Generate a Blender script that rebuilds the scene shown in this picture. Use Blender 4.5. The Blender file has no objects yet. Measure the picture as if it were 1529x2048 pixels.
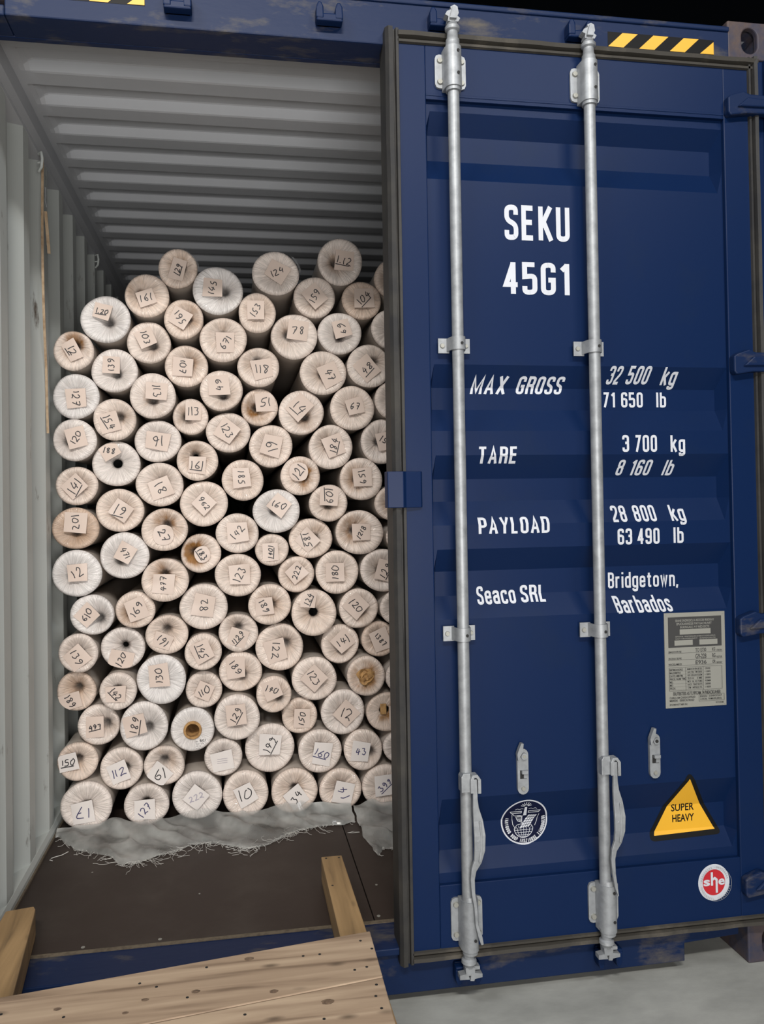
import bpy, bmesh, math, random
from mathutils import Vector, Matrix

S = bpy.context.scene
COL = S.collection
PI = math.pi

# ------------------------------------------------------------------ camera
CAM = (0.7490046, -2.1786918, 1.4171509)
YAW, PITCH, ROLL = 0.1576871, 0.0138644, -0.0162071
FPX, PPX, PPY = 1558.44, 717.037, 986.707
cd = bpy.data.cameras.new('camera')
cam = bpy.data.objects.new('camera', cd)
COL.objects.link(cam)
f = Vector((math.sin(YAW) * math.cos(PITCH), math.cos(YAW) * math.cos(PITCH), math.sin(PITCH)))
r = Vector((math.cos(YAW), -math.sin(YAW), 0))
u = r.cross(f)
r2 = math.cos(ROLL) * r + math.sin(ROLL) * u
u2 = -math.sin(ROLL) * r + math.cos(ROLL) * u
M = Matrix((r2, u2, -f)).transposed().to_4x4()
M.translation = Vector(CAM)
cam.matrix_world = M
cd.sensor_fit = 'VERTICAL'
cd.sensor_height = 36
cd.lens = FPX * 36 / 2048
cd.shift_x = (764.5 - PPX) / 2048
cd.shift_y = (PPY - 1024) / 2048
cd.clip_start = 0.05
S.camera = cam

# ------------------------------------------------------------------ world, lights, exposure
wd = bpy.data.worlds.new('world')
S.world = wd
wd.use_nodes = True
wd.node_tree.nodes['Background'].inputs[0].default_value = (0.25, 0.32, 0.42, 1)
wd.node_tree.nodes['Background'].inputs[1].default_value = 0.004


def area(name, loc, aim, sx, sy, power, col):
    l = bpy.data.lights.new(name, 'AREA')
    l.shape = 'RECTANGLE'
    l.size, l.size_y, l.energy, l.color = sx, sy, power, col
    o = bpy.data.objects.new(name, l)
    COL.objects.link(o)
    o.location = loc
    d = Vector(aim) - Vector(loc)
    o.rotation_euler = d.to_track_quat('-Z', 'Y').to_euler()
    o['kind'] = 'helper'
    return o


area('low_front_fill', (0.8, -3.9, 1.2), (0.6, 1.0, 1.6), 2.4, 1.2, 135, (1.0, 0.965, 0.93))  # added fill, no such lamp known: lifts the roof slopes and roll ends
area('hall_lamp', (0.4, -4.4, 4.9), (0.7, 1.0, 1.0), 1.6, 0.25, 230, (1.0, 0.96, 0.90))
area('hall_lamp', (-1.6, -2.4, 4.9), (0.9, 0.5, 0.6), 1.6, 0.25, 75, (0.95, 0.97, 1.0))
area('hall_lamp', (3.2, -4.0, 4.9), (1.2, 0.5, 0.6), 1.6, 0.25, 75, (0.95, 0.97, 1.0))

vs = S.view_settings
S.display_settings.display_device = 'sRGB'
vs.view_transform = 'Standard'
vs.look = 'None'
vs.exposure = 0.0
vs.gamma = 1.0
vs.use_curve_mapping = False


# ------------------------------------------------------------------ materials
def nd(nt, t, **kw):
    n = nt.nodes.new(t)
    for k, v in kw.items():
        if k.startswith('i_'):
            n.inputs[int(k[2:])].default_value = v
        else:
            setattr(n, k, v)
    return n


def mat(name, col, rough=.5, metal=0.0, noise=None, bump=None, spec=.5, alpha=1.0, stretch=(1, 1, 1), var=None,
        coat=0.0):
    """noise=(scale, colour2, low, high), bump=(scale, strength, distance), var=(scale, amount)"""
    m = bpy.data.materials.new(name)
    m.use_nodes = True
    nt = m.node_tree
    b = nt.nodes['Principled BSDF']
    b.inputs['Base Color'].default_value = (*col, 1)
    b.inputs['Roughness'].default_value = rough
    b.inputs['Metallic'].default_value = metal
    b.inputs['Specular IOR Level'].default_value = spec
    b.inputs['Alpha'].default_value = alpha
    b.inputs['Coat Weight'].default_value = coat
    b.inputs['Coat Roughness'].default_value = .15
    if noise or bump or var:
        tc = nd(nt, 'ShaderNodeTexCoord')
        mp = nd(nt, 'ShaderNodeMapping')
        mp.inputs['Scale'].default_value = stretch
        nt.links.new(tc.outputs['Object'], mp.inputs[0])
    last = None
    if var:
        n = nd(nt, 'ShaderNodeTexNoise')
        n.inputs['Scale'].default_value = var[0]
        n.inputs['Detail'].default_value = 5
        nt.links.new(mp.outputs[0], n.inputs['Vector'])
        mx = nd(nt, 'ShaderNodeMix', data_type='RGBA')
        mx.inputs[6].default_value = (*[c * (1 - var[1]) for c in col], 1)
        mx.inputs[7].default_value = (*[min(1, c * (1 + var[1])) for c in col], 1)
        nt.links.new(n.outputs[0], mx.inputs[0])
        last = mx.outputs[2]
    if noise:
        n = nd(nt, 'ShaderNodeTexNoise')
        n.inputs['Scale'].default_value = noise[0]
        n.inputs['Detail'].default_value = 8
        n.inputs['Roughness'].default_value = .65
        nt.links.new(mp.outputs[0], n.inputs['Vector'])
        cr = nd(nt, 'ShaderNodeMapRange')
        cr.inputs[1].default_value = noise[2]
        cr.inputs[2].default_value = noise[3]
        nt.links.new(n.outputs[0], cr.inputs[0])
        mx = nd(nt, 'ShaderNodeMix', data_type='RGBA')
        if last:
            nt.links.new(last, mx.inputs[6])
        else:
            mx.inputs[6].default_value = (*col, 1)
        mx.inputs[7].default_value = (*noise[1], 1)
        nt.links.new(cr.outputs[0], mx.inputs[0])
        last = mx.outputs[2]
    if last:
        nt.links.new(last, b.inputs['Base Color'])
    if bump:
        n = nd(nt, 'ShaderNodeTexNoise')
        n.inputs['Scale'].default_value = bump[0]
        n.inputs['Detail'].default_value = 4
        nt.links.new(mp.outputs[0], n.inputs['Vector'])
        bp = nd(nt, 'ShaderNodeBump')
        bp.inputs['Strength'].default_value = bump[1]
        bp.inputs['Distance'].default_value = bump[2]
        nt.links.new(n.outputs[0], bp.inputs['Height'])
        nt.links.new(bp.outputs[0], b.inputs['Normal'])
    return m


BLUE = mat('blue_paint', (0.0026, 0.0120, 0.049), .42, noise=(3.5, (0.005, 0.014, 0.043), .55, .85), bump=(60, .06, .002),
           spec=.15)
BLUE_WORN = mat('worn_blue_paint', (0.0032, 0.0125, 0.048), .5, spec=.2, noise=(7, (0.075, 0.068, 0.06), .53, .70),
                bump=(30, .3, .002), stretch=(.6, 1.5, 1.5))
RUST = mat('scuffed_casting_paint', (0.012, 0.022, 0.055), .65, noise=(7, (0.075, 0.048, 0.036), .36, .62), bump=(40, .5, .003))
GREY = mat('grey_wall_paint', (0.46, 0.49, 0.475), .45, var=(2.5, .10), bump=(25, .05, .002), spec=.4)
GREYROOF = mat('grey_roof_paint', (0.39, 0.405, 0.43), .42, var=(2.0, .12), bump=(20, .05, .002))
GREYSC = mat('scuffed_grey_paint', (0.47, 0.50, 0.485), .5, noise=(14, (0.08, 0.06, 0.045), .63, .75), stretch=(1, 1, .35))
RUBBER = mat('door_rubber', (0.020, 0.020, 0.021), .6, spec=.3, noise=(5, (0.045, 0.042, 0.036), .42, .75), bump=(40, .2, .002))
RUBBERT = mat('dusty_door_rubber', (0.035, 0.032, 0.027), .7, spec=.3, noise=(6, (0.10, 0.088, 0.07), .5, .8), bump=(40, .2, .002))
ZINC = mat('galvanised_steel', (0.30, 0.315, 0.33), .48, .4, noise=(30, (0.19, 0.20, 0.21), .4, .75), bump=(50, .12, .002))
ZINCD = mat('dull_bolt_steel', (0.30, 0.30, 0.27), .5, .5, bump=(60, .3, .002))
HOLE = mat('dark_hole', (0.008, 0.008, 0.008), .8)
WHITE = mat('white_lettering', (0.48, 0.50, 0.545), .45, var=(20, .05))
BLACK = mat('black_print', (0.006, 0.006, 0.006), .5, spec=.15)
YELLOW = mat('yellow_print', (0.66, 0.35, 0.02), .45, var=(6, .05))
RED = mat('red_print', (0.40, 0.012, 0.02), .45)
NAVY = mat('navy_print', (0.004, 0.006, 0.025), .5, spec=.15)
PLATE = mat('etched_plate', (0.30, 0.30, 0.27), .45, .4, bump=(90, .1, .001))
PLATEK = mat('plate_ink', (0.03, 0.03, 0.03), .6)
PLY = mat('brown_plywood_floor', (0.024, 0.0155, 0.012), .55, spec=.35, noise=(4.5, (0.042, 0.032, 0.026), .45, .8), bump=(60, .15, .001))
PLYE = mat('plywood_edge', (0.12, 0.095, 0.065), .8, noise=(60, (0.06, 0.045, 0.03), .45, .7), stretch=(1, 1, 1))
CONC = mat('concrete_floor', (0.33, 0.335, 0.315), .6, noise=(5.5, (0.22, 0.225, 0.212), .35, .72), bump=(12, .15, .004), var=(9, .12), stretch=(.7, 1.4, 1))
CORE = mat('cardboard_core', (0.42, 0.24, 0.09), .8, noise=(40, (0.16, 0.08, 0.03), .45, .7), bump=(60, .5, .002))
INK = mat('marker_ink', (0.012, 0.010, 0.014), .5)
INKB = mat('violet_ink', (0.05, 0.045, 0.12), .5)
INKG = mat('faint_ink', (0.36, 0.33, 0.38), .6)
STRAP = mat('tan_strap', (0.42, 0.31, 0.20), .7, noise=(30, (0.24, 0.15, 0.08), .4, .7))
THREAD = mat('pale_thread', (0.50, 0.49, 0.46), .6)


def wood(name, c1, c2, dark, scale=1.0, along='X'):
    m = bpy.data.materials.new(name)
    m.use_nodes = True
    nt = m.node_tree
    b = nt.nodes['Principled BSDF']
    b.inputs['Roughness'].default_value = .65
    tc = nd(nt, 'ShaderNodeTexCoord')
    mp = nd(nt, 'ShaderNodeMapping')
    st = {'X': (1.6, 26, 26), 'Y': (26, 1.6, 26)}[along]
    mp.inputs['Scale'].default_value = [s * scale for s in st]
    oi = nd(nt, 'ShaderNodeObjectInfo')
    ad = nd(nt, 'ShaderNodeVectorMath', operation='ADD')
    nt.links.new(tc.outputs['Object'], mp.inputs[0])
    sc = nd(nt, 'ShaderNodeVectorMath', operation='SCALE')
    sc.inputs[0].default_value = (31, 47, 17)
    nt.links.new(oi.outputs['Random'], sc.inputs['Scale'])
    nt.links.new(mp.outputs[0], ad.inputs[0])
    nt.links.new(sc.outputs[0], ad.inputs[1])
    n = nd(nt, 'ShaderNodeTexNoise')
    n.inputs['Scale'].default_value = 1.0
    n.inputs['Detail'].default_value = 6
    n.inputs['Distortion'].default_value = .7
    nt.links.new(ad.outputs[0], n.inputs['Vector'])
    cr = nd(nt, 'ShaderNodeValToRGB')
    e = cr.color_ramp.elements
    e[0].position, e[0].color = .30, (*dark, 1)
    e[1].position, e[1].color = .68, (*c1, 1)
    k = cr.color_ramp.elements.new(.44)
    k.color = (*c2, 1)
    nt.links.new(n.outputs[0], cr.inputs[0])
    # knots: sparse voronoi spots stretched along the grain
    mp2 = nd(nt, 'ShaderNodeMapping')
    mp2.inputs['Scale'].default_value = {'X': (6, 15, 0), 'Y': (15, 6, 0)}[along]
    nt.links.new(tc.outputs['Object'], mp2.inputs[0])
    vo = nd(nt, 'ShaderNodeTexVoronoi')
    vo.inputs['Scale'].default_value = 1.0
    nt.links.new(mp2.outputs[0], vo.inputs['Vector'])
    mr = nd(nt, 'ShaderNodeMapRange')
    mr.inputs[1].default_value = .04
    mr.inputs[2].default_value = .17
    mr.inputs[3].default_value = .8
    mr.inputs[4].default_value = 0
    nt.links.new(vo.outputs['Distance'], mr.inputs[0])
    n3 = nd(nt, 'ShaderNodeTexNoise')
    n3.inputs['Scale'].default_value = 5
    n3.inputs['Detail'].default_value = 4
    nt.links.new(tc.outputs['Object'], n3.inputs['Vector'])
    mr3 = nd(nt, 'ShaderNodeMapRange')
    mr3.inputs[1].default_value = .52
    mr3.inputs[2].default_value = .75
    mr3.inputs[4].default_value = .55
    nt.links.new(n3.outputs[0], mr3.inputs[0])
    mx0 = nd(nt, 'ShaderNodeMix', data_type='RGBA')
    nt.links.new(mr3.outputs[0], mx0.inputs[0])
    nt.links.new(cr.outputs[0], mx0.inputs[6])
    mx0.inputs[7].default_value = (*c2, 1)
    mx = nd(nt, 'ShaderNodeMix', data_type='RGBA')
    nt.links.new(mr.outputs[0], mx.inputs[0])
    nt.links.new(mx0.outputs[2], mx.inputs[6])
    mx.inputs[7].default_value = (*[d * .55 for d in dark], 1)
    nt.links.new(mx.outputs[2], b.inputs['Base Color'])
    bp = nd(nt, 'ShaderNodeBump')
    bp.inputs['Strength'].default_value = .35
    bp.inputs['Distance'].default_value = .002
    nt.links.new(n.outputs[0], bp.inputs['Height'])
    nt.links.new(bp.outputs[0], b.inputs['Normal'])
    return m


PINE = wood('pine_planks', (0.43, 0.325, 0.225), (0.30, 0.215, 0.145), (0.16, 0.108, 0.07), 1.0, 'X')
BEAMW = wood('yellow_brown_timber', (0.32, 0.205, 0.095), (0.23, 0.145, 0.065), (0.10, 0.062, 0.03), 1.0, 'Y')


def wrap_material():
    """Off-white shrink-wrapped end: radial gathers, glossy film, brown stain near the core."""
    m = bpy.data.materials.new('gathered_film_over_cloth')
    m.use_nodes = True
    nt = m.node_tree
    L = nt.links.new
    b = nt.nodes['Principled BSDF']
    tc = nd(nt, 'ShaderNodeTexCoord')
    oi = nd(nt, 'ShaderNodeObjectInfo')
    sep = nd(nt, 'ShaderNodeSeparateXYZ')
    L(tc.outputs['Object'], sep.inputs[0])
    cmb = nd(nt, 'ShaderNodeCombineXYZ')
    L(sep.outputs[0], cmb.inputs[0])
    L(sep.outputs[2], cmb.inputs[2])
    ln = nd(nt, 'ShaderNodeVectorMath', operation='LENGTH')
    L(cmb.outputs[0], ln.inputs[0])
    nrm = nd(nt, 'ShaderNodeVectorMath', operation='NORMALIZE')
    L(cmb.outputs[0], nrm.inputs[0])
    sc = nd(nt, 'ShaderNodeVectorMath', operation='SCALE')
    sc.inputs['Scale'].default_value = 15.0
    L(nrm.outputs[0], sc.inputs[0])
    m1 = nd(nt, 'ShaderNodeMath', operation='MULTIPLY')
    m1.inputs[1].default_value = 16
    L(ln.outputs['Value'], m1.inputs[0])
    m2 = nd(nt, 'ShaderNodeMath', operation='MULTIPLY')
    m2.inputs[1].default_value = 40
    L(oi.outputs['Random'], m2.inputs[0])
    m3 = nd(nt, 'ShaderNodeMath', operation='ADD')
    L(m1.outputs[0], m3.inputs[0])
    L(m2.outputs[0], m3.inputs[1])
    c2 = nd(nt, 'ShaderNodeCombineXYZ')
    L(m3.outputs[0], c2.inputs[1])
    ad = nd(nt, 'ShaderNodeVectorMath', operation='ADD')
    L(sc.outputs[0], ad.inputs[0])
    L(c2.outputs[0], ad.inputs[1])
    rn = nd(nt, 'ShaderNodeTexNoise')
    rn.inputs['Scale'].default_value = 1.3
    rn.inputs['Detail'].default_value = 5
    rn.inputs['Roughness'].default_value = .6
    L(ad.outputs[0], rn.inputs['Vector'])
    # fine crinkle
    off = nd(nt, 'ShaderNodeVectorMath', operation='ADD')
    L(tc.outputs['Object'], off.inputs[0])
    L(c2.outputs[0], off.inputs[1])
    fn = nd(nt, 'ShaderNodeTexNoise')
    fn.inputs['Scale'].default_value = 120
    fn.inputs['Detail'].default_value = 2
    c3 = nd(nt, 'ShaderNodeCombineXYZ')
    L(m2.outputs[0], c3.inputs[1])
    of2 = nd(nt, 'ShaderNodeVectorMath', operation='ADD')
    L(tc.outputs['Object'], of2.inputs[0])
    L(c3.outputs[0], of2.inputs[1])
    L(of2.outputs[0], fn.inputs['Vector'])
    bp1 = nd(nt, 'ShaderNodeBump')
    bp1.inputs['Strength'].default_value = .7
    bp1.inputs['Distance'].default_value = .009
    L(rn.outputs[0], bp1.inputs['Height'])
    bp2 = nd(nt, 'ShaderNodeBump')
    bp2.inputs['Strength'].default_value = .85
    bp2.inputs['Distance'].default_value = .0030
    L(fn.outputs[0], bp2.inputs['Height'])
    L(bp1.outputs[0], bp2.inputs['Normal'])
    L(bp1.outputs[0], b.inputs['Normal'])
    # colour: tint attribute 0 white .. 1 cream .. 2 tan
    at = nd(nt, 'ShaderNodeAttribute', attribute_type='OBJECT', attribute_name='tint')
    cr = nd(nt, 'ShaderNodeValToRGB')
    hf = nd(nt, 'ShaderNodeMath', operation='MULTIPLY')
    hf.inputs[1].default_value = .5
    L(at.outputs['Fac'], hf.inputs[0])
    e = cr.color_ramp.elements
    e[0].position, e[0].color = 0, (0.80, 0.76, 0.74, 1)
    e[1].position, e[1].color = 1, (0.58, 0.41, 0.30, 1)
    k = e.new(.5)
    k.color = (0.84, 0.69, 0.59, 1)
    L(hf.outputs[0], cr.inputs[0])
    # stain: shape of its own from noise, strongest near the core
    st = nd(nt, 'ShaderNodeAttribute', attribute_type='OBJECT', attribute_name='stain')
    sn = nd(nt, 'ShaderNodeTexNoise')
    sn.inputs['Scale'].default_value = 14
    sn.inputs['Detail'].default_value = 5
    L(of2.outputs[0], sn.inputs['Vector'])
    r1 = nd(nt, 'ShaderNodeMapRange')
    r1.inputs[1].default_value = .015
    r1.inputs[2].default_value = .075
    r1.inputs[3].default_value = .95
    r1.inputs[4].default_value = .0
    L(ln.outputs['Value'], r1.inputs[0])
    r2 = nd(nt, 'ShaderNodeMapRange')
    r2.inputs[1].default_value = .42
    r2.inputs[2].default_value = .62
    L(sn.outputs[0], r2.inputs[0])
    q1 = nd(nt, 'ShaderNodeMath', operation='MULTIPLY')
    L(r1.outputs[0], q1.inputs[0])
    L(r2.outputs[0], q1.inputs[1])
    q2 = nd(nt, 'ShaderNodeMath', operation='MULTIPLY', use_clamp=True)
    L(q1.outputs[0], q2.inputs[0])
    L(st.outputs['Fac'], q2.inputs[1])
    mx = nd(nt, 'ShaderNodeMix', data_type='RGBA')
    L(q2.outputs[0], mx.inputs[0])
    L(cr.outputs[0], mx.inputs[6])
    mx.inputs[7].default_value = (0.36, 0.17, 0.05, 1)
    # wrinkle shading painted into the colour: hollows of the gathers darker, ridges lighter
    r3 = nd(nt, 'ShaderNodeMapRange')
    r3.inputs[1].default_value = .36
    r3.inputs[2].default_value = .64
    r3.inputs[3].default_value = .74
    r3.inputs[4].default_value = 1.06
    L(rn.outputs[0], r3.inputs[0])
    mm = nd(nt, 'ShaderNodeVectorMath', operation='SCALE')
    L(mx.outputs[2], mm.inputs[0])
    L(r3.outputs[0], mm.inputs['Scale'])
    # shade of the hollow core behind the bunched film, painted into the dimple colour
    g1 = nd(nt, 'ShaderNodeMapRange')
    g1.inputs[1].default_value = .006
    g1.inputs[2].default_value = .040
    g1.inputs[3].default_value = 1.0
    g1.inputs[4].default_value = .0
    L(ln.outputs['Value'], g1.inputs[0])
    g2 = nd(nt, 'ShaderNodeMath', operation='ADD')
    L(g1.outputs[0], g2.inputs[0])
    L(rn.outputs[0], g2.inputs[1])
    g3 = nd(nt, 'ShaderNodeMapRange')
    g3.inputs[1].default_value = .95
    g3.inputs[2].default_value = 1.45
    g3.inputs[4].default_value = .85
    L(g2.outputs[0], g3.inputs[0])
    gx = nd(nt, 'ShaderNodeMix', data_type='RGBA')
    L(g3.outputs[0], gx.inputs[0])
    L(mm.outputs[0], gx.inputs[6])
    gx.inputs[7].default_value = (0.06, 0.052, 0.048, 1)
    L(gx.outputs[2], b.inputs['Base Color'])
    b.inputs['Roughness'].default_value = .30
    b.inputs['Coat Weight'].default_value = 1.0
    b.inputs['Coat IOR'].default_value = 1.6
    b.inputs['Coat Roughness'].default_value = .06
    L(bp2.outputs[0], b.inputs['Coat Normal'])
    return m


WRAP = wrap_material()
BODY = mat('rolled_cloth_under_film', (0.60, 0.53, 0.47), .4, var=(6, .1), bump=(40, .3, .003), coat=.4, stretch=(1, .25, 1))
PAPER = mat('paper_note', (0.58, 0.47, 0.405), .6, var=(30, .06), coat=.15)
PAPERW = mat('pale_paper_note', (0.66, 0.61, 0.58), .6, var=(30, .05), coat=.2)


def film_material():
    m = mat('cloudy_plastic_film', (0.34, 0.345, 0.33), .3, noise=(9, (0.44, 0.44, 0.42), .4, .7), bump=(14, .35, .006), coat=.5)
    nt = m.node_tree
    b = nt.nodes['Principled BSDF']
    tc = nd(nt, 'ShaderNodeTexCoord')
    n = nd(nt, 'ShaderNodeTexNoise')
    n.inputs['Scale'].default_value = 7
    n.inputs['Detail'].default_value = 3
    nt.links.new(tc.outputs['Object'], n.inputs['Vector'])
    mr = nd(nt, 'ShaderNodeMapRange')
    mr.inputs[1].default_value = .35
    mr.inputs[2].default_value = .65
    mr.inputs[3].default_value = .30
    mr.inputs[4].default_value = .80
    nt.links.new(n.outputs[0], mr.inputs[0])
    nt.links.new(mr.outputs[0], b.inputs['Alpha'])
    return m


FILM = film_material()
CLEAR = mat('clear_wrap_flap', (0.8, 0.8, 0.82), .12, alpha=.3, bump=(60, .6, .004), coat=1)


# ------------------------------------------------------------------ mesh helpers
class MB:
    def __init__(s):
        s.v, s.f, s.m = [], [], []

    def add(s, vs, fs, mi=0):
        k = len(s.v)
        s.v += [tuple(p) for p in vs]
        s.f += [tuple(i + k for i in q) for q in fs]
        s.m += [mi] * len(fs)
        return s

    def box(s, x0, x1, y0, y1, z0, z1, mi=0):
        v = [(x, y, z) for x in (x0, x1) for y in (y0, y1) for z in (z0, z1)]
        return s.add(v, [(0, 1, 3, 2), (4, 6, 7, 5), (0, 4, 5, 1), (2, 3, 7, 6), (0, 2, 6, 4), (1, 5, 7, 3)], mi)

    def prism(s, pts, y0, y1, mi=0):
        """polygon in x,z extruded along y"""
        n = len(pts)
        v = [(x, y0, z) for x, z in pts] + [(x, y1, z) for x, z in pts]
        fs = [tuple(range(n)), tuple(range(2 * n - 1, n - 1, -1))]
        fs += [(i, i + n, (i + 1) % n + n, (i + 1) % n) for i in range(n)]
        return s.add(v, fs, mi)

    def cyl(s, p0, p1, r0, r1=None, seg=20, mi=0, caps=True):
        r1 = r0 if r1 is None else r1
        p0, p1 = Vector(p0), Vector(p1)
        d = (p1 - p0).normalized()
        a = d.orthogonal().normalized()
        b = d.cross(a)
        v = []
        for p, r in ((p0, r0), (p1, r1)):
            for i in range(seg):
                t = 2 * PI * i / seg
                v.append(p + r * (math.cos(t) * a + math.sin(t) * b))
        fs = [(i, (i + 1) % seg, (i + 1) % seg + seg, i + seg) for i in range(seg)]
        if caps:
            fs += [tuple(range(seg - 1, -1, -1)), tuple(range(seg, 2 * seg))]
        return s.add(v, fs, mi)

    def lathe_z(s, cx, cy, prof, seg=24, mi=0, sx=1.0):
        """prof = [(r, z)...] about a vertical axis"""
        v = []
        for rr, z in prof:
            for i in range(seg):
                t = 2 * PI * i / seg
                v.append((cx + rr * sx * math.cos(t), cy + rr * math.sin(t), z))
        fs = []
        for k in range(len(prof) - 1):
            for i in range(seg):
                j = (i + 1) % seg
                fs.append((k * seg + i, k * seg + j, (k + 1) * seg + j, (k + 1) * seg + i))
        n = len(prof)
        fs += [tuple(range(seg - 1, -1, -1)), tuple(range((n - 1) * seg, n * seg))]
        return s.add(v, fs, mi)

    def tube(s, pts, rad, seg=8, mi=0):
        pts = [Vector(p) for p in pts]
        n = len(pts)
        v = []
        for i, p in enumerate(pts):
            d = (pts[min(i + 1, n - 1)] - pts[max(i - 1, 0)]).normalized()
            a = d.cross(Vector((0, 1, 0.013)))
            if a.length < 1e-4:
                a = d.orthogonal()
            a.normalize()
            b = d.cross(a)
            rr = rad[i] if isinstance(rad, (list, tuple)) else rad
            for k in range(seg):
                t = 2 * PI * k / seg
                v.append(p + rr * (math.cos(t) * a + math.sin(t) * b))
        fs = []
        for i in range(n - 1):
            for k in range(seg):
                j = (k + 1) % seg
                fs.append((i * seg + k, i * seg + j, (i + 1) * seg + j, (i + 1) * seg + k))
        fs += [tuple(range(seg - 1, -1, -1)), tuple(range((n - 1) * seg, n * seg))]
        return s.add(v, fs, mi)

    def bar(s, pts, w, t, mi=0):
        """flat bar swept in the x-z plane: pts (x,y,z,halfwidth), thickness t in y"""
        v = []
        n = len(pts)
        for i, (x, y, z, hw) in enumerate(pts):
            a, b = pts[max(i - 1, 0)], pts[min(i + 1, n - 1)]
            d = Vector((b[0] - a[0], 0, b[2] - a[2])).normalized()
            nx, nz = -d.z, d.x
            for sx, sy in ((1, -1), (-1, -1), (-1, 1), (1, 1)):
                v.append((x + nx * hw * w * sx, y + sy * t / 2, z + nz * hw * w * sx))
        fs = []
        for i in range(n - 1):
            for k in range(4):
                j = (k + 1) % 4
                fs.append((i * 4 + k, i * 4 + j, (i + 1) * 4 + j, (i + 1) * 4 + k))
        fs += [(3, 2, 1, 0), tuple(range((n - 1) * 4, n * 4))]
        return s.add(v, fs, mi)

    def build(s, name, mats, parent=None, loc=(0, 0, 0), smooth=None, bevel=None, label=None, kind=None):
        me = bpy.data.meshes.new(name)
        me.from_pydata([(x - loc[0], y - loc[1], z - loc[2]) for x, y, z in s.v], [], s.f)
        if not isinstance(mats, (list, tuple)):
            mats = [mats]
        for m in mats:
            me.materials.append(m)
        if len(mats) > 1:
            me.polygons.foreach_set('material_index', s.m)
        me.update()
        bm = bmesh.new()
        bm.from_mesh(me)
        bmesh.ops.recalc_face_normals(bm, faces=bm.faces)
        bm.to_mesh(me)
        bm.free()
        if smooth is not None:
            me.polygons.foreach_set('use_smooth', [True] * len(me.polygons))
            me.set_sharp_from_angle(angle=math.radians(smooth))
        o = bpy.data.objects.new(name, me)
        COL.objects.link(o)
        o.location = loc
        if parent:
            attach(o, parent)
        if bevel:
            bv = o.modifiers.new('bevel', 'BEVEL')
            bv.width = bevel
            bv.segments = 2
            bv.limit_method = 'ANGLE'
            bv.angle_limit = math.radians(35)
        if label:
            o['label'] = label
        if kind:
            o['kind'] = kind
        return o


WLOC = {}


def attach(o, parent):
    """parent o while it keeps its world place (all objects here are only translated)"""
    p = WLOC.get(parent.name, Vector(parent.location))
    WLOC[o.name] = Vector(o.location)
    o.parent = parent
    o.location = Vector(o.location) - p


def empty(name, loc, label, cat, group=None):
    o = bpy.data.objects.new(name, None)
    COL.objects.link(o)
    o.location = loc
    o.empty_display_size = .1
    WLOC[o.name] = Vector(loc)
    o['label'], o['category'] = label, cat
    if group:
        o['group'] = group
    return o


# ------------------------------------------------------------------ stroke lettering
def fillet(pts, rad, closed=False, n=5):
    out = []
    m = len(pts)
    for i, p in enumerate(pts):
        if not closed and i in (0, m - 1):
            out.append(p)
            continue
        rr = rad
        if len(p) == 3:
            rr = p[2]
        a, b, c = Vector(pts[i - 1][:2]), Vector(p[:2]), Vector(pts[(i + 1) % m][:2])
        if rr <= 0:
            out.append(tuple(b))
            continue
        l1, l2 = (a - b).length, (c - b).length
        q = min(rr, l1 * .499, l2 * .499)
        s_, e_ = b + (a - b).normalized() * q, b + (c - b).normalized() * q
        for k in range(n + 1):
            t = k / n
            out.append(tuple(s_ * (1 - t) ** 2 + b * 2 * t * (1 - t) + e_ * t * t))
    return [tuple(p[:2]) for p in out]


def ribbon(pts, hw, closed=False):
    """quads for a flat stroke of half width hw in 2D"""
    P = []
    for p in pts:
        p = Vector(p[:2])
        if not P or (p - P[-1]).length > 1e-6:
            P.append(p)
    if closed and (P[0] - P[-1]).length < 1e-6:
        P.pop()
    n = len(P)
    v = []
    for i in range(n):
        a = P[i - 1] if (closed or i > 0) else None
        c = P[(i + 1) % n] if (closed or i < n - 1) else None
        if a is None:
            d = (c - P[i]).normalized()
            nn, k = Vector((-d.y, d.x)), 1
        elif c is None:
            d = (P[i] - a).normalized()
            nn, k = Vector((-d.y, d.x)), 1
        else:
            d1, d2 = (P[i] - a).normalized(), (c - P[i]).normalized()
            n1, n2 = Vector((-d1.y, d1.x)), Vector((-d2.y, d2.x))
            nn = n1 + n2
            if nn.length < 1e-4:
                nn = n1.copy()
            nn.normalize()
            k = min(1 / max(nn.dot(n1), .3), 2.2)
        v += [P[i] + nn * hw * k, P[i] - nn * hw * k]
    fs = []
    for i in range(n if closed else n - 1):
        j = (i + 1) % n
        fs.append((2 * i, 2 * j, 2 * j + 1, 2 * i + 1))
    return [tuple(q) for q in v], fs


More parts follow.
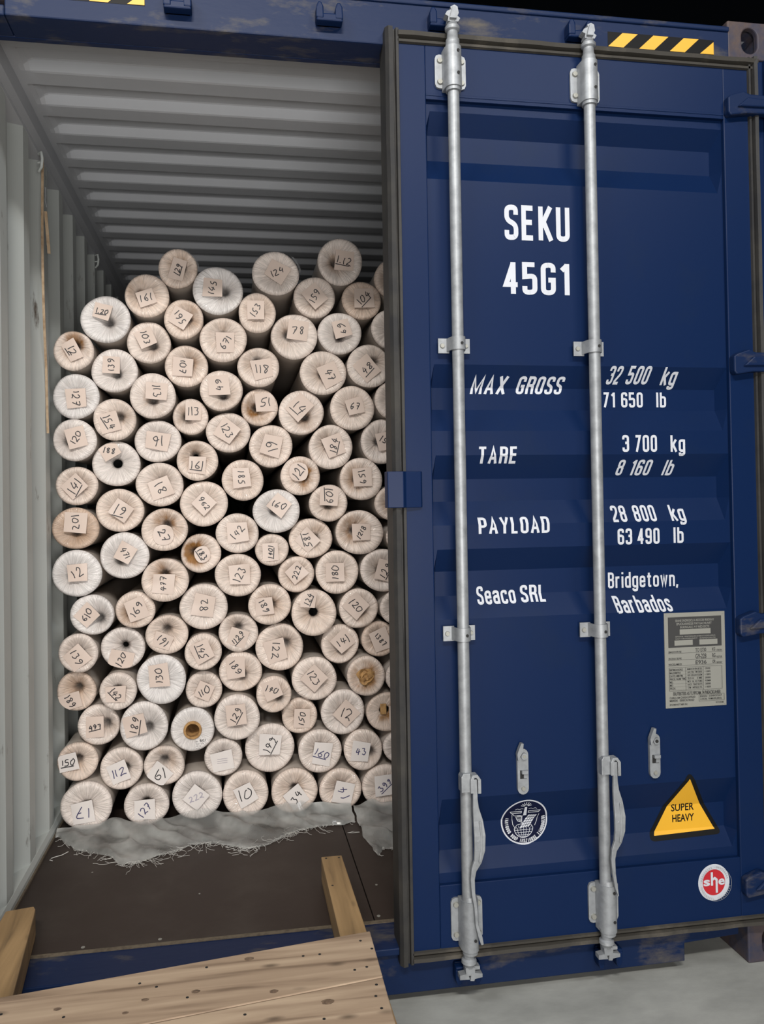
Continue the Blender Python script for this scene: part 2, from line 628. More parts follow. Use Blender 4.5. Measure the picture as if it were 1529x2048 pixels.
a = .30
R_ = .15
C_ = True
GL = {
    'S': (a, [([(a, .76), (a, 1), (0, 1), (0, .58), (a, .42), (a, 0), (0, 0), (0, .24)], 0)]),
    'E': (a, [([(a, 1), (0, 1, 0), (0, 0, 0), (a, 0)], 0), ([(0, .52), (a * .9, .52)], 0)]),
    'K': (a * 1.1, [([(0, -.07), (0, 1.07)], 0), ([(a * 1.1, 1.07), (0, .36)], 0), ([(.33 * a, .56), (a * 1.15, -.07)], 0)]),
    'U': (a, [([(0, 1.07), (0, 0), (a, 0), (a, 1.07)], 0)]),
    'M': (.46, [([(0, -.07), (0, 1, 0), (.23, .1, 0), (.46, 1, 0), (.46, -.07)], 0)]),
    'A': (.36, [([(0, -.07), (.18, 1, 0), (.36, -.07)], 0), ([(.06, .28), (.30, .28)], 0)]),
    'X': (.36, [([(0, -.07), (.36, 1.07)], 0), ([(0, 1.07), (.36, -.07)], 0)]),
    'G': (a, [([(a, .74), (a, 1), (0, 1), (0, 0), (a, 0), (a, .46, 0), (.5 * a, .46)], 0)]),
    'R': (a, [([(0, -.07), (0, 1, 0), (a, 1), (a, .5), (0, .5)], 0), ([(.4 * a, .5), (a, .46), (a, -.07)], 0)]),
    'O': (a, [([(0, 0), (0, 1), (a, 1), (a, 0)], C_)]),
    'T': (.32, [([(-.04, 1), (.36, 1)], 0), ([(.16, 1), (.16, -.07)], 0)]),
    'P': (a, [([(0, -.07), (0, 1, 0), (a, 1), (a, .45), (0, .45)], 0)]),
    'Y': (.36, [([(0, 1.07), (.18, .45, 0), (.36, 1.07)], 0), ([(.18, .48), (.18, -.07)], 0)]),
    'L': (a * .85, [([(0, 1.07), (0, 0, 0), (a * .9, 0)], 0)]),
    'D': (a, [([(0, 0, 0), (0, 1, 0), (a, 1), (a, 0)], C_)]),
    'B': (a, [([(0, 0, 0), (0, 1, 0), (a, 1), (a, .53), (0, .53)], 0), ([(0, .53), (a, .53), (a, 0), (0, 0)], 0)]),
    'I': (.0, [([(0, 1.07), (0, -.07)], 0)]),
    'N': (a, [([(0, -.07), (0, 1, 0), (a, 0, 0), (a, 1.07)], 0)]),
    'Z': (a, [([(0, 1), (a, 1, 0), (0, 0, 0), (a, 0)], 0)]),
    'Q': (a, [([(0, 0), (0, 1), (a, 1), (a, 0)], C_), ([(a * .5, .2), (a * 1.2, -.1)], 0)]),
    'C': (a, [([(a, .74), (a, 1), (0, 1), (0, 0), (a, 0), (a, .26)], 0)]),
    'e': (a, [([(0, .36), (a, .36, 0), (a, .70), (0, .70), (0, 0), (a, 0), (a, .2)], 0)]),
    'a': (a, [([(0, .52), (0, .70), (a, .70), (a, -.07)], 0), ([(a, .40), (0, .38), (0, 0), (a, .02)], 0)]),
    'c': (a, [([(a, .5), (a, .70), (0, .70), (0, 0), (a, 0), (a, .2)], 0)]),
    'o': (a, [([(0, 0), (0, .70), (a, .70), (a, 0)], C_)]),
    's': (a * .9, [([(a * .9, .52), (a * .9, .70), (0, .70), (0, .42), (a * .9, .28), (a * .9, 0), (0, 0), (0, .18)], 0)]),
    'd': (a, [([(a, 1.07), (a, -.07)], 0), ([(a, .70), (0, .70), (0, 0), (a, 0)], 0)]),
    'b': (a, [([(0, 1.07), (0, -.07)], 0), ([(0, .70), (a, .70), (a, 0), (0, 0)], 0)]),
    'r': (a * .7, [([(0, .77), (0, -.07)], 0), ([(0, .5), (.03, .70), (a * .75, .70)], 0)]),
    'i': (.0, [([(0, .77), (0, -.07)], 0), ([(0, .93), (0, 1.07)], 0)]),
    'g': (a, [([(a, .77), (a, -.27), (0, -.27), (0, -.12)], 0), ([(a, .70), (0, .70), (0, 0), (a, 0)], 0)]),
    't': (a * .75, [([(a * .3, .98), (a * .3, 0), (a * .85, 0)], 0), ([(-.05, .70), (a * .85, .70)], 0)]),
    'w': (.42, [([(0, .77), (.1, 0, 0), (.21, .7, 0), (.32, 0, 0), (.42, .77)], 0)]),
    'n': (a, [([(0, .77), (0, -.07)], 0), ([(0, .5), (.02, .70), (a, .70), (a, -.07)], 0)]),
    'k': (a, [([(0, -.07), (0, 1.07)], 0), ([(a, .77), (0, .25)], 0), ([(.33 * a, .42), (a * 1.05, -.07)], 0)]),
    'l': (.0, [([(0, 1.07), (0, -.07)], 0)]),
    'h': (a, [([(0, 1.07), (0, -.07)], 0), ([(0, .5), (.02, .70), (a, .70), (a, -.07)], 0)]),
    ',': (.0, [([(0.01, .06), (-.04, -.2)], 0)]),
    '0': (a, [([(0, 0), (0, 1), (a, 1), (a, 0)], C_)]),
    '1': (.16, [([(.16, -.07), (.16, 1.07)], 0), ([(.16, 1), (.0, .82)], 0)]),
    '2': (a, [([(0, .74), (0, 1), (a, 1), (a, .62), (0, .12, 0), (0, 0, 0), (a, 0)], 0)]),
    '3': (a, [([(0, .78), (0, 1), (a, 1), (a, .54), (.4 * a, .54, 0)], 0), ([(.4 * a, .54), (a, .54), (a, 0), (0, 0), (0, .22)], 0)]),
    '4': (a, [([(.72 * a, -.07), (.72 * a, 1.07)], 0), ([(.70 * a, 1.0), (0, .26, 0), (a * 1.15, .26)], 0)]),
    '5': (a, [([(a, 1), (0, 1, 0), (0, .56, 0), (a, .60), (a, 0), (0, 0), (0, .22)], 0)]),
    '6': (a, [([(a, .78), (a, 1), (0, 1), (0, 0), (a, 0), (a, .56), (0, .56)], 0)]),
    '7': (a, [([(0, 1), (a, 1, 0), (.25 * a, -.07)], 0)]),
    '8': (a, [([(0, .54), (0, 1), (a, 1), (a, .54)], C_), ([(0, 0), (0, .54), (a, .54), (a, 0)], C_)]),
    '9': (a, [([(0, .22), (0, 0), (a, 0), (a, 1), (0, 1), (0, .44), (a, .44)], 0)]),
}


def word2d(txt, t=.15, gap=.13):
    """strokes of a word in em units (height 1, stroke t): list of (verts, faces), width"""
    out = []
    x = t / 2
    for ch in txt:
        w, st = GL[ch]
        for pts, closed in st:
            q = fillet(pts, R_, closed)
            q = [(x + px, t / 2 + py * (1 - t)) for px, py in q]
            out.append(ribbon(q, t / 2, closed))
        x += w + t + gap
    return out, x - t / 2 - gap


def font2d(txt, size=1.0, bold=0.0):
    """flat mesh of Blender's own built-in font -> verts2d, faces, width"""
    cu = bpy.data.curves.new('tmp', 'FONT')
    cu.body = txt
    cu.size = size
    cu.offset = bold
    cu.resolution_u = 3
    o = bpy.data.objects.new('tmp', cu)
    COL.objects.link(o)
    dg = bpy.context.evaluated_depsgraph_get()
    dg.update()
    me = bpy.data.meshes.new_from_object(o.evaluated_get(dg))
    v = [(q.co.x, q.co.y) for q in me.vertices]
    fs = [tuple(p.vertices) for p in me.polygons]
    bpy.data.objects.remove(o)
    bpy.data.meshes.remove(me)
    bpy.data.curves.remove(cu)
    xs = [q[0] for q in v] or [0]
    return v, fs, min(xs), max(xs)


# ------------------------------------------------------------------ hall floor
MB().box(-9, 11, -11, 17, -.12, 0).build('floor', CONC, kind='structure')

FL = bpy.data.objects['floor']
for x, y, s_ in ((1.36, -.30, .006), (1.345, -.31, .003), (1.72, -.36, .005), (1.40, -.34, .003), (1.55, -.25, .003), (1.60, -.42, .004)):
    MB().add([(x - s_, y, .0003), (x - s_ * .2, y - s_ * .7, .0003), (x + s_, y - s_ * .2, .0003), (x + s_ * .4, y + s_ * .8, .0003), (x, y, .0022)],
             [(0, 1, 4), (1, 2, 4), (2, 3, 4), (3, 0, 4), (3, 2, 1, 0)]).build('dark_chip', PLATEK, FL)

# ------------------------------------------------------------------ container
CON = empty('shipping_container', (1.219, 0, 0), 'dark blue steel shipping container with grey inside, one door closed',
            'container')
TOPZ = 2.862
UZ = 2.737

hb = MB()
hb.box(.16, 2.28, 0, .10, UZ, TOPZ)
hb.box(.161, 2.279, -.006, .03, TOPZ - .004, TOPZ + .012)
hb.box(.06, 2.378, .101, .125, UZ + .0005, UZ + .03)
hb.box(.06, .159, .002, .10, UZ + .0005, UZ + .03)
hb.box(2.281, 2.378, .002, .10, UZ + .0005, UZ + .03)
hb.build('header_beam', BLUE_WORN, CON, bevel=.004)

sl = MB()
sl.prism([(.16, .03), (2.066, .03), (2.066, .083), (2.245, .092), (2.245, .135), (2.28, .165), (.16, .165)], 0, .12)
sl.box(.05, 2.39, -.018, .121, .150, .1705)
sl.build('sill_beam', BLUE_WORN, CON, bevel=.003)
MB().box(.10, 2.34, .118, .134, .155, .1725).build('floor_edge_strip', PLYE, CON)


def casting(name, x0, z0, mirror=False):
    """corner casting with an oval hole through its end face and rounded outer edges"""
    W, H, D = .162, .118, .178
    mb = MB()
    n = 40
    cx, cz = (.055 if not mirror else W - .055), H / 2
    cx = .075 if not mirror else W - .075
    outer, inner, deep = [], [], []
    for i in range(n):
        t = 2 * PI * i / n
        c, s_ = math.cos(t), math.sin(t)
        # rectangle hit
        k = min(((W - cx) if c > 0 else cx) / max(abs(c), 1e-6), (H - cz if s_ > 0 else cz) / max(abs(s_), 1e-6))
        outer.append((cx + c * k, cz + s_ * k))
        # upright oval: stadium
        rr, hh = .027, .013
        inner.append((cx + rr * c, cz + (rr + 0.0) * s_ + (hh if s_ > 0 else -hh if s_ < 0 else 0)))
    # snap the nearest rim points to the rectangle corners
    for X in (0, W):
        for Z in (0, H):
            j = min(range(n), key=lambda q: (outer[q][0] - X) ** 2 + (outer[q][1] - Z) ** 2)
            outer[j] = (X, Z)
    v = [(x0 + x, 0, z0 + z) for x, z in outer] + [(x0 + x, 0, z0 + z) for x, z in inner]
    v += [(x0 + x, .016, z0 + z) for x, z in inner] + [(x0 + x, D, z0 + z) for x, z in outer]
    v += [(x0 + cx + (x - cx) * 1.25, .03, z0 + cz + (z - cz) * 1.15) for x, z in inner]
    v += [(x0 + cx + (x - cx) * 1.25, .15, z0 + cz + (z - cz) * 1.15) for x, z in inner]
    fs = []
    for i in range(n):
        j = (i + 1) % n
        fs.append((i, j, n + j, n + i))
        fs.append((n + i, n + j, 2 * n + j, 2 * n + i))
        fs.append((2 * n + i, 2 * n + j, 4 * n + j, 4 * n + i))
        fs.append((4 * n + i, 4 * n + j, 5 * n + j, 5 * n + i))
        fs.append((j, i, 3 * n + i, 3 * n + j))
    fs.append(tuple(range(3 * n, 4 * n)))
    mb.add(v, fs)
    mb.add(v[5 * n:], [tuple(range(n))], 1)
    return mb.build(name, [RUST, HOLE], CON, bevel=.004)


for x0, mir in ((2.276, False), (0.0, True)):
    casting('corner_casting', x0, 2.778, mir)
    casting('corner_casting', x0, 0.0, mir)
    # small weld gusset and the corner post between the castings
    px0, px1 = (2.362, 2.438) if not mir else (0, .06)
    pm = MB().box(px0, px1, .004, .16, .118, 2.778)
    if not mir:
        pm.box(2.395, 2.438, -.012, .02, .118, 2.778)
    pm.build('corner_post', BLUE, CON, bevel=.004)


def keeper(x, z, up=True):
    """cam keeper: a forged shoe with two upright horns"""
    s_ = 1 if up else -1
    mb = MB()
    mb.box(x - .036, x + .036, -.012, 0, z - .006, z + .008)
    mb.prism([(x - .038, z - s_ * .006), (x + .038, z - s_ * .006), (x + .034, z + s_ * .016), (x - .034, z + s_ * .016)], -.034, 0)
    for sx in (-1, 1):
        xx = x + sx * .027
        mb.prism([(xx - .011, z), (xx + .011, z), (xx + .010, z + s_ * .034), (xx + .004, z + s_ * .046), (xx - .006, z + s_ * .046),
                  (xx - .011, z + s_ * .03)], -.036, 0)
    mb.build('cam_keeper', BLUE, CON, bevel=.004)


for x in (.614, 1.031, 1.358, 1.778):
    keeper(x, 2.778 if x < 1.2 else 2.79)
for x in (.632, 1.048):
    keeper(x, .118, False)
for x in (1.384, 1.812):
    keeper(x, .102, False)


def flat_sticker(name, layers, yf, parent, mats, bisz=(), bisx=(), label=None, step=.0003, pieces=False):
    """layers of (verts2d, faces, material index) laid on the surface y = yf(x, z)"""
    bm = bmesh.new()
    for k, (v, fs, mi) in enumerate(layers):
        b2 = bmesh.new()
        vv = [b2.verts.new((p[0], 0, p[1])) for p in v]
        idl = b2.faces.layers.int.new('piece')
        for q in fs:
            if len(set(q)) > 2:
                try:
                    nf_ = b2.faces.new([vv[i] for i in q])
                    nf_.material_index = mi
                    nf_[idl] = len(b2.faces)
                except ValueError:
                    pass
        for z in bisz:
            bmesh.ops.bisect_plane(b2, geom=b2.verts[:] + b2.edges[:] + b2.faces[:], plane_co=(0, 0, z), plane_no=(0, 0, 1))
        for x in bisx:
            bmesh.ops.bisect_plane(b2, geom=b2.verts[:] + b2.edges[:] + b2.faces[:], plane_co=(x, 0, 0), plane_no=(1, 0, 0))
        lv = min(k, 60)
        for q in b2.verts:
            q.co.y = yf(q.co.x, q.co.z) - .0006 - lv * step
        if pieces:
            bmesh.ops.split_edges(b2, edges=b2.edges[:])
            for q in b2.faces:
                for w_ in q.verts:
                    w_.co.y -= ((q[idl] + k * 7) % 29) * 2.5e-5
        for q in b2.faces:
            q.normal_update()
            if q.normal.y > 0:
                q.normal_flip()
        tmp = bpy.data.meshes.new('t')
        b2.to_mesh(tmp)
        b2.free()
        bm.from_mesh(tmp)
        bpy.data.meshes.remove(tmp)
    me = bpy.data.meshes.new(name)
    bm.to_mesh(me)
    bm.free()
    for m in mats:
        me.materials.append(m)
    o = bpy.data.objects.new(name, me)
    COL.objects.link(o)
    attach(o, parent)
    if label:
        o['label'] = label
    return o


def hazard(x0, x1, z0, z1):
    P = (x1 - x0) * .2875
    sl_, yw = (x1 - x0) * .135, (x1 - x0) * .142
    lay = [([(x0, z0), (x1, z0), (x1, z1), (x0, z1)], [(0, 1, 2, 3)], 0)]
    for k in range(4):
        xa = x0 + k * P + .001
        pts = [(xa, z0 + .0012), (min(xa + yw, x1 - .001), z0 + .0012)]
        if k < 3:
            pts += [(xa + yw + sl_, z1 - .0012), (xa + sl_, z1 - .0012)]
        else:
            pts += [(x1 - .001, z1 - .006)]
        lay.append((pts, [tuple(range(len(pts)))], 1))
    flat_sticker('hazard_stripe', lay, lambda x, z: 0, CON, [BLACK, YELLOW], label='black and yellow striped warning sticker')


hazard(1.879, 2.228, 2.783, 2.829)
hazard(.176, .525, 2.791, 2.837)


# ---------------- corrugated left and right side walls, roof, end wall
def wall_profile(y0, y1):
    pts = []
    y = y0
    base = .427 - .278 * 3
    k = 0
    out = []
    while True:
        e = base + .278 * k
        for yy, d in ((e - .072, 0), (e, 0), (e + .068, 1), (e + .138, 1)):
            out.append((yy, d))
        k += 1
        if e > y1:
            break
    out = [q for q in out if y0 < q[0] < y1]
    return [(y0, out[0][1])] + out + [(y1, out[-1][1])]


WP = wall_profile(.165, 11.9)
for side, xi, xo in (('left', .046, .012), ('right', 2.392, 2.426)):
    v = []
    zs = (.211, 2.752)
    for (y, d) in WP:
        x = xi + (xo - xi) * d
        for z in zs:
            v.append((x, y, z))
    for (y, d) in WP:                                           # the outer skin, 2 mm behind
        x = xi + (xo - xi) * d + (-.002 if side == 'left' else .002)
        for z in zs:
            v.append((x, y, z))
    n = len(WP)
    fs = []
    for o_ in (0, 2 * n):
        fs += [(o_ + 2 * i, o_ + 2 * i + 1, o_ + 2 * i + 3, o_ + 2 * i + 2) for i in range(n - 1)]
    w = MB().add(v, fs)
    w.build('side_wall', [GREYSC if side == 'left' else GREY], CON)
    x0, x1 = (.0, .066) if side == 'left' else (2.372, 2.438)
    t = MB()
    if side == 'left':
        t.prism([(0, 2.752), (.050, 2.752), (.064, 2.775), (.064, 2.85), (.0, 2.87)], .165, 11.9)
        t.prism([(.010, 2.715), (.047, 2.740), (.049, 2.754), (0, 2.754)], .165, 11.9)
    else:
        t.prism([(2.438, 2.752), (2.388, 2.752), (2.374, 2.775), (2.374, 2.85), (2.438, 2.87)], .165, 11.9)
    t.build('top_side_rail', GREYROOF, CON)
    t = MB()
    if side == 'left':
        t.prism([(0, .12), (.052, .12), (.054, .192), (.047, .212), (.0, .216)], .165, 11.9)
    else:
        t.prism([(2.438, .12), (2.386, .12), (2.384, .192), (2.391, .212), (2.438, .216)], .165, 11.9)
    t.build('bottom_side_rail', GREYSC, CON)

# inner door post of the left side: the folded grey edge between post and first corrugation
MB().box(.02, .048, .10, .168, .171, 2.75).build('inner_post', GREY, CON, bevel=.003)

# roof: each die-stamped corrugation is a shallow recess with rounded ends
rv, rf = [], []
xs = [.05, .085, .10, .115, .13, .16, 1.219, 2.278, 2.308, 2.323, 2.338, 2.353, 2.39]
ramp = [0, 0, .25, .7, .95, 1, 1, 1, .95, .7, .25, 0, 0]
ys = [(.10, 0)]
k = 0
while True:
    y0 = .322 + .2145 * k
    if y0 + .2 > 11.9:
        break
    ys += [(y0, 0), (y0 + .012, .6), (y0 + .024, 1), (y0 + .100, 1), (y0 + .107, .92), (y0 + .134, .08), (y0 + .142, 0)]
    k += 1
ys.append((11.9, 0))
ZR = 2.836
for y, h in ys:
    for x, q in zip(xs, ramp):
        rv.append((x, y, ZR + .027 * h * q))
nx = len(xs)
for i in range(len(ys) - 1):
    for j in range(nx - 1):
        rf.append((i * nx + j, i * nx + j + 1, (i + 1) * nx + j + 1, (i + 1) * nx + j))
n0 = len(rv)
rv += [(0.0, .06, 2.872), (2.438, .06, 2.872), (2.438, 11.95, 2.872), (0.0, 11.95, 2.872)]
rf.append((n0, n0 + 1, n0 + 2, n0 + 3))
rm = MB().add(rv, rf)
rm.build('roof_panel', GREYROOF, CON, smooth=12)
MB().box(.05, 2.39, .10, .112, UZ + .015, 2.87).build('header_backing', GREYROOF, CON)
MB().box(.0, 2.438, 11.9, 12.0, .12, 2.87).build('end_wall', GREY, CON)
# underside cross beams and solid base so the container is closed below
MB().box(.05, 2.388, .13, 11.9, .10, .143).build('floor_frame', BLUE, CON)

# plywood floor panels with visible joints
pans = []
yy = .134
while yy < 11.8:
    y2 = min(yy + 2.40, 11.88)
    for x0, x1 in ((.053, 1.1435), (1.1475, 2.385)):
        pans.append(MB().box(x0, x1, yy, y2 - .003, .143, .171).build('plywood_panel', PLY, CON))
    yy = y2
for x, y, rr, pi_ in ((.306, .150, .0055, 0), (.519, .152, .0055, 0), (.25, .62, .003, 0), (.62, .40, .003, 0), (1.162, .159, .0055, 1), (1.19, .35, .004, 1)):
    MB().cyl((x, y, .1705), (x, y, .1722), rr, seg=12).build('screw_head', ZINCD, pans[pi_])

# bright edge strip of timber along the left wall foot
MB().box(.052, .060, .134, 11.8, .170, .178).build('floor_side_strip', PLYE, CON)

# lashing rings tucked into the recesses under the top rail
for y in (.812, 2.005):
    mb = MB()
    zc = 2.70 if y < 1 else 2.705
    pts = [(.052, y + .018, zc + .030), (.066, y - .004, zc + .026), (.070, y - .010, zc), (.066, y - .004, zc - .026),
           (.052, y + .018, zc - .034)]
    mb.tube(pts, .0055, 8)
    mb.tube([(.050, y + .012, zc - .006), (.064, y + .008, zc - .004)], .004, 6)
    mb.build('lashing_ring', GREY, CON, smooth=60)

# ---------------- tan strap hanging from the ring
sp = []
for k in range(30):
    t = k / 29
    z = 2.735 - t * 1.03
    sp.append((.056 + .003 * math.sin(t * 5), .868 - .038 * math.sin(min(1, t * 1.3) * PI) + .050 * t * t, z))
mb = MB()
for i, (x, y, z) in enumerate(sp):
    pass
v, fs = [], []
for i, (x, y, z) in enumerate(sp):
    for dx, dy in ((-.004, 0), (-.004, .002), (.0050, .002), (.0050, 0)):
        v.append((x + dx, y + dy, z))
for i in range(len(sp) - 1):
    for q in range(4):
        j = (q + 1) % 4
        fs.append((i * 4 + q, i * 4 + j, i * 4 + 4 + j, i * 4 + 4 + q))
fs += [(0, 1, 2, 3), tuple(range(len(v) - 4, len(v)))[::-1]]
mb.add(v, fs)
o = mb.build('strap', STRAP, smooth=60)
o['label'], o['category'] = 'thin tan strap hanging down the grey corrugated side wall from near the roof', 'strap'
tail = MB()
tv = []
for t in range(9):
    q = t / 8
    tv.append((.066 + .012 * q, .862 - .004 * q, 2.53 - .16 * q, .0055))
v, fs = [], []
for x, y, z, h in tv:
    v += [(x - h, y, z), (x - h, y + .002, z), (x + h, y + .002, z), (x + h, y, z)]
for i in range(8):
    for q in range(4):
        j = (q + 1) % 4
        fs.append((i * 4 + q, i * 4 + j, i * 4 + 4 + j, i * 4 + 4 + q))
fs += [(0, 1, 2, 3), (35, 34, 33, 32)]
tail.add(v, fs).build('loose_tail', STRAP, o)
MB().tube([(.066, .862, 2.62), (.068, .862, 2.585), (.065, .862, 2.57), (.071, .862, 2.545)], .0022, 6).build('tie_wire', ZINC, o)

# ------------------------------------------------------------------ right door leaf
YF, YP, YRC = -.026, -.012, .026
KZ = 1 + (YRC + .010) / 2.17


def kz(z):
    return 1.417 + (z - 1.417) * KZ


REC = [(2.546, 2.475, 2.402, 2.350), (1.815, 1.747, 1.684, 1.623), (1.553, 1.484, 1.420, 1.352),
       (1.283, 1.220, 1.150, 1.083), (.572, .501, .429, .365)]
REC = [(a_, kz(b_), kz(c_), d_) for a_, b_, c_, d_ in REC]
ZK = sorted([z for r_ in REC for z in r_])
XK = (1.306, 1.320, 2.221, 2.238)


def door_y(x, z):
    if x <= XK[0] or x >= XK[3] or z > 2.575 or z < .335:
        return YF
    q = min(1, max(0, (x - XK[0]) / (XK[1] - XK[0])), max(0, (XK[3] - x) / (XK[3] - XK[2])))
    h = 0
    for zt, zi, zj, zb in REC:
        if zb < z < zt:
            h = (zt - z) / (zt - zi) if z > zi else (z - zb) / (zj - zb) if z < zj else 1
    return YP + (YRC - YP) * h * q


zz = sorted([.337, 2.573] + ZK)
v = [(x, door_y(x + (1e-5 if x == XK[0] else -1e-5 if x == XK[3] else 0), z), z) for z in zz for x in XK]
fs = [(i * 4 + j, i * 4 + j + 1, i * 4 + j + 5, i * 4 + j + 4) for i in range(len(zz) - 1) for j in range(3)]
DOOR = MB().add(v, fs).add([(XK[0], .034, .337), (XK[3], .034, .337), (XK[3], .034, 2.573), (XK[0], .034, 2.573)], [(0, 1, 2, 3)]) \
    .build('door', BLUE, CON)
MB().box(1.226, XK[0], YF, .034, .158, 2.730).build('door_stile', BLUE, DOOR, bevel=.003)
MB().box(XK[3], 2.322, YF, .034, .158, 2.730).build('door_stile', BLUE, DOOR, bevel=.003)
MB().box(XK[0], XK[3], YF, .034, 2.573, 2.730).box(XK[0], XK[3], YF - .0015, YF, 2.583, 2.590).build('door_rail', BLUE, DOOR, bevel=.002)
MB().box(XK[0], XK[3], YF, .034, .158, .337).build('door_rail', BLUE, DOOR, bevel=.002)


# gasket: ribbed rubber strip around the leaf
def gasket():
    mb = MB()

    def strip(pa, pb, wdir, wid, mi):
        """pa->pb centre of inner edge; profile across wdir, ribs toward the viewer"""
        prof = [(0, -.022), (.08, -.034), (.26, -.034), (.32, -.024), (.42, -.024), (.50, -.040), (.80, -.042), (1, -.030), (1, .05), (0, .05)]
        pa, pb, wd_ = Vector(pa), Vector(pb), Vector(wdir)
        v = []
        N = 24
        rnd = random.Random(int(pa.x * 97 + pa.z * 31))
        for i in range(N + 1):
            c = pa.lerp(pb, i / N)
            wob = .0012 * math.sin(i * 1.7) + rnd.uniform(-.0008, .0008)
            for s_, y in prof:
                q = c + wd_ * (s_ * wid)
                v.append((q.x, y - (wob if y < 0 and s_ > .4 else 0), q.z))
        n = len(prof)
        fs = [tuple(range(n)), tuple(range(N * n, N * n + n))[::-1]]
        for i in range(N):
            for k in range(n):
                j = (k + 1) % n
                fs.append((i * n + k, i * n + j, (i + 1) * n + j, (i + 1) * n + k))
        mb.add(v, fs, mi)

    strip((1.230, 0, .128), (1.230, 0, 2.768), (-1, 0, 0), .042, 0)
    strip((2.318, 0, .128), (2.318, 0, 2.766), (1, 0, 0), .034, 0)
    strip((1.225, 0, 2.727), (2.35, 0, 2.727), (0, 0, 1), .038, 1)
    strip((1.225, 0, .162), (2.35, 0, .162), (0, 0, -1), .032, 1)
    return mb.build('gasket', [RUBBER, RUBBERT], DOOR)


gasket()

# lock plate folded over the door edge
mb = MB()
v = []
prof = [(1.168, -.020), (1.172, -.044), (1.216, -.050), (1.224, -.042), (1.270, -.036), (1.274, -.030)]
pp = []
for x, y in prof:
    pp.append((x, y))
for x, y in reversed(prof):
    pp.append((x + (.004 if x < 1.2 else 0), y + .008))
n = len(pp)
z0, z1 = 1.405, 1.507
v = [(x, y, z0) for x, y in pp] + [(x, y, z1) for x, y in pp]
fs = [tuple(range(n)), tuple(range(2 * n - 1, n - 1, -1))] + [(i, (i + 1) % n, (i + 1) % n + n, i + n) for i in range(n)]
mb.add(v, fs).build('edge_lock_plate', BLUE, DOOR, bevel=.002)


# locking rods
def cam_end(mb, x, z0, dz, flip, k=1.0):
    """forged cam head above/below the bearing: neck, collar, hooked lobes. dz = +1 up, -1 down"""
    y = -.058
    z = lambda q: z0 + dz * q * k
    prof = [(.0195, 0), (.0195, .016), (.0165, .022), (.0150, .048), (.0205, .054), (.0215, .066), (.0165, .073), (.0140, .086)]
    mb.lathe_z(x, y, [(rr, z(q)) for rr, q in prof], 20)
    # hooked lobes
    s_ = -1 if flip else 1
    if dz > 0:
        for pts in ([(-.016, .082), (.014, .082), (.020, .096), (.012, .104), (.016, .116), (.013, .140), (.004, .147), (-.008, .138),
                     (-.006, .128), (-.018, .120), (-.024, .106), (-.014, .100)],):
            mb.prism([(x + s_ * px, z(pz)) for px, pz in pts], y - .013, y + .012)
        mb.prism([(x + s_ * px, z(pz)) for px, pz in ((-.012, .09), (.008, .09), (.007, .134), (-.003, .134))], y - .020, y + .018)
    else:
        mb.prism([(x - .014, z(.080)), (x + .014, z(.080)), (x + .012, z(.112)), (x - .012, z(.112))], y - .013, y + .012)
        mb.prism([(x + px, z(pz)) for px, pz in ((-.030, .108), (-.006, .104), (-.002, .128), (-.030, .126))], y - .012, y + .010)
        mb.prism([(x + px, z(pz)) for px, pz in ((.002, .104), (.012, .102), (.034, .108), (.034, .122), (.012, .126), (.010, .134),
                                                 (-.001, .132))], y - .014, y + .010)
        mb.prism([(x + px, z(pz)) for px, pz in ((.010, .076), (.028, .080), (.028, .092), (.010, .092))], y - .01, y + .008)


RX = (1.378, 1.788)
for x, zlo, zhi, k1, k2 in ((RX[0], .180, 2.716, .73, .68), (RX[1], .190, 2.702, .70, .66)):
    mb = MB().cyl((x, -.058, zlo), (x, -.058, zhi), .0165, seg=28)
    cam_end(mb, x, zhi, 1, False, k1)
    cam_end(mb, x, zlo, -1, False, k2)
    rod = mb.build('locking_rod', ZINC, DOOR, smooth=40)


def bearing(x, z0, z1, side):
    """long bearing: half round housing on a bolted plate"""
    w0, w1 = x - .046, x + .045
    mb = MB()
    n = 16
    rc = [(w0, z0 + .012), (w0 + .004, z0 + .003), (w0 + .012, z0), (w1 - .012, z0), (w1 - .004, z0 + .003), (w1, z0 + .012),
          (w1, z1 - .012), (w1 - .004, z1 - .003), (w1 - .012, z1), (w0 + .012, z1), (w0 + .004, z1 - .003), (w0, z1 - .012)]
    mb.prism(rc, YF - .007, YF)
    hx = [(x - .026, YF - .006), (x - .0245, -.060)]
    for k in range(9):
        t = PI - PI * k / 8
        hx.append((x + .0235 * math.cos(t), -.062 - .0205 * math.sin(t)))
    hx += [(x + .0245, -.060), (x + .026, YF - .006)]
    za, zb = z0 - .012, z1 + .006
    m_ = len(hx)
    v = [(a_, b_, za) for a_, b_ in hx] + [(a_, b_, zb) for a_, b_ in hx]
    mb.add(v, [tuple(range(m_)), tuple(range(2 * m_ - 1, m_ - 1, -1))] + [(i, (i + 1) % m_, (i + 1) % m_ + m_, i + m_) for i in range(m_)])
    mb.cyl((x, -.058, za - .010), (x, -.058, za), .0215, seg=20)
    mb.cyl((x, -.058, zb), (x, -.058, zb + .012), .0215, .0195, seg=20)
    for bx in (w0 + .014, w1 - .012):
        for bz in (z0 + .018, z1 - .018):
            mb.cyl((bx, YF - .007, bz), (bx, YF - .012, bz), .0085, .0068, seg=14, mi=1)
    for bz in (z0 + .022, z1 - .012):
        mb.cyl((x + .009, -.0815, bz), (x + .009, -.0835, bz), .0042, seg=12, mi=2)
    mb.build('rod_bearing', [ZINC, ZINCD, HOLE], DOOR, smooth=35)


bearing(RX[0], 2.603, 2.700, 0)
bearing(RX[1], 2.590, 2.690, 0)
bearing(RX[0] + .004, .182, .302, 0)
bearing(RX[1] + .006, .192, .308, 0)


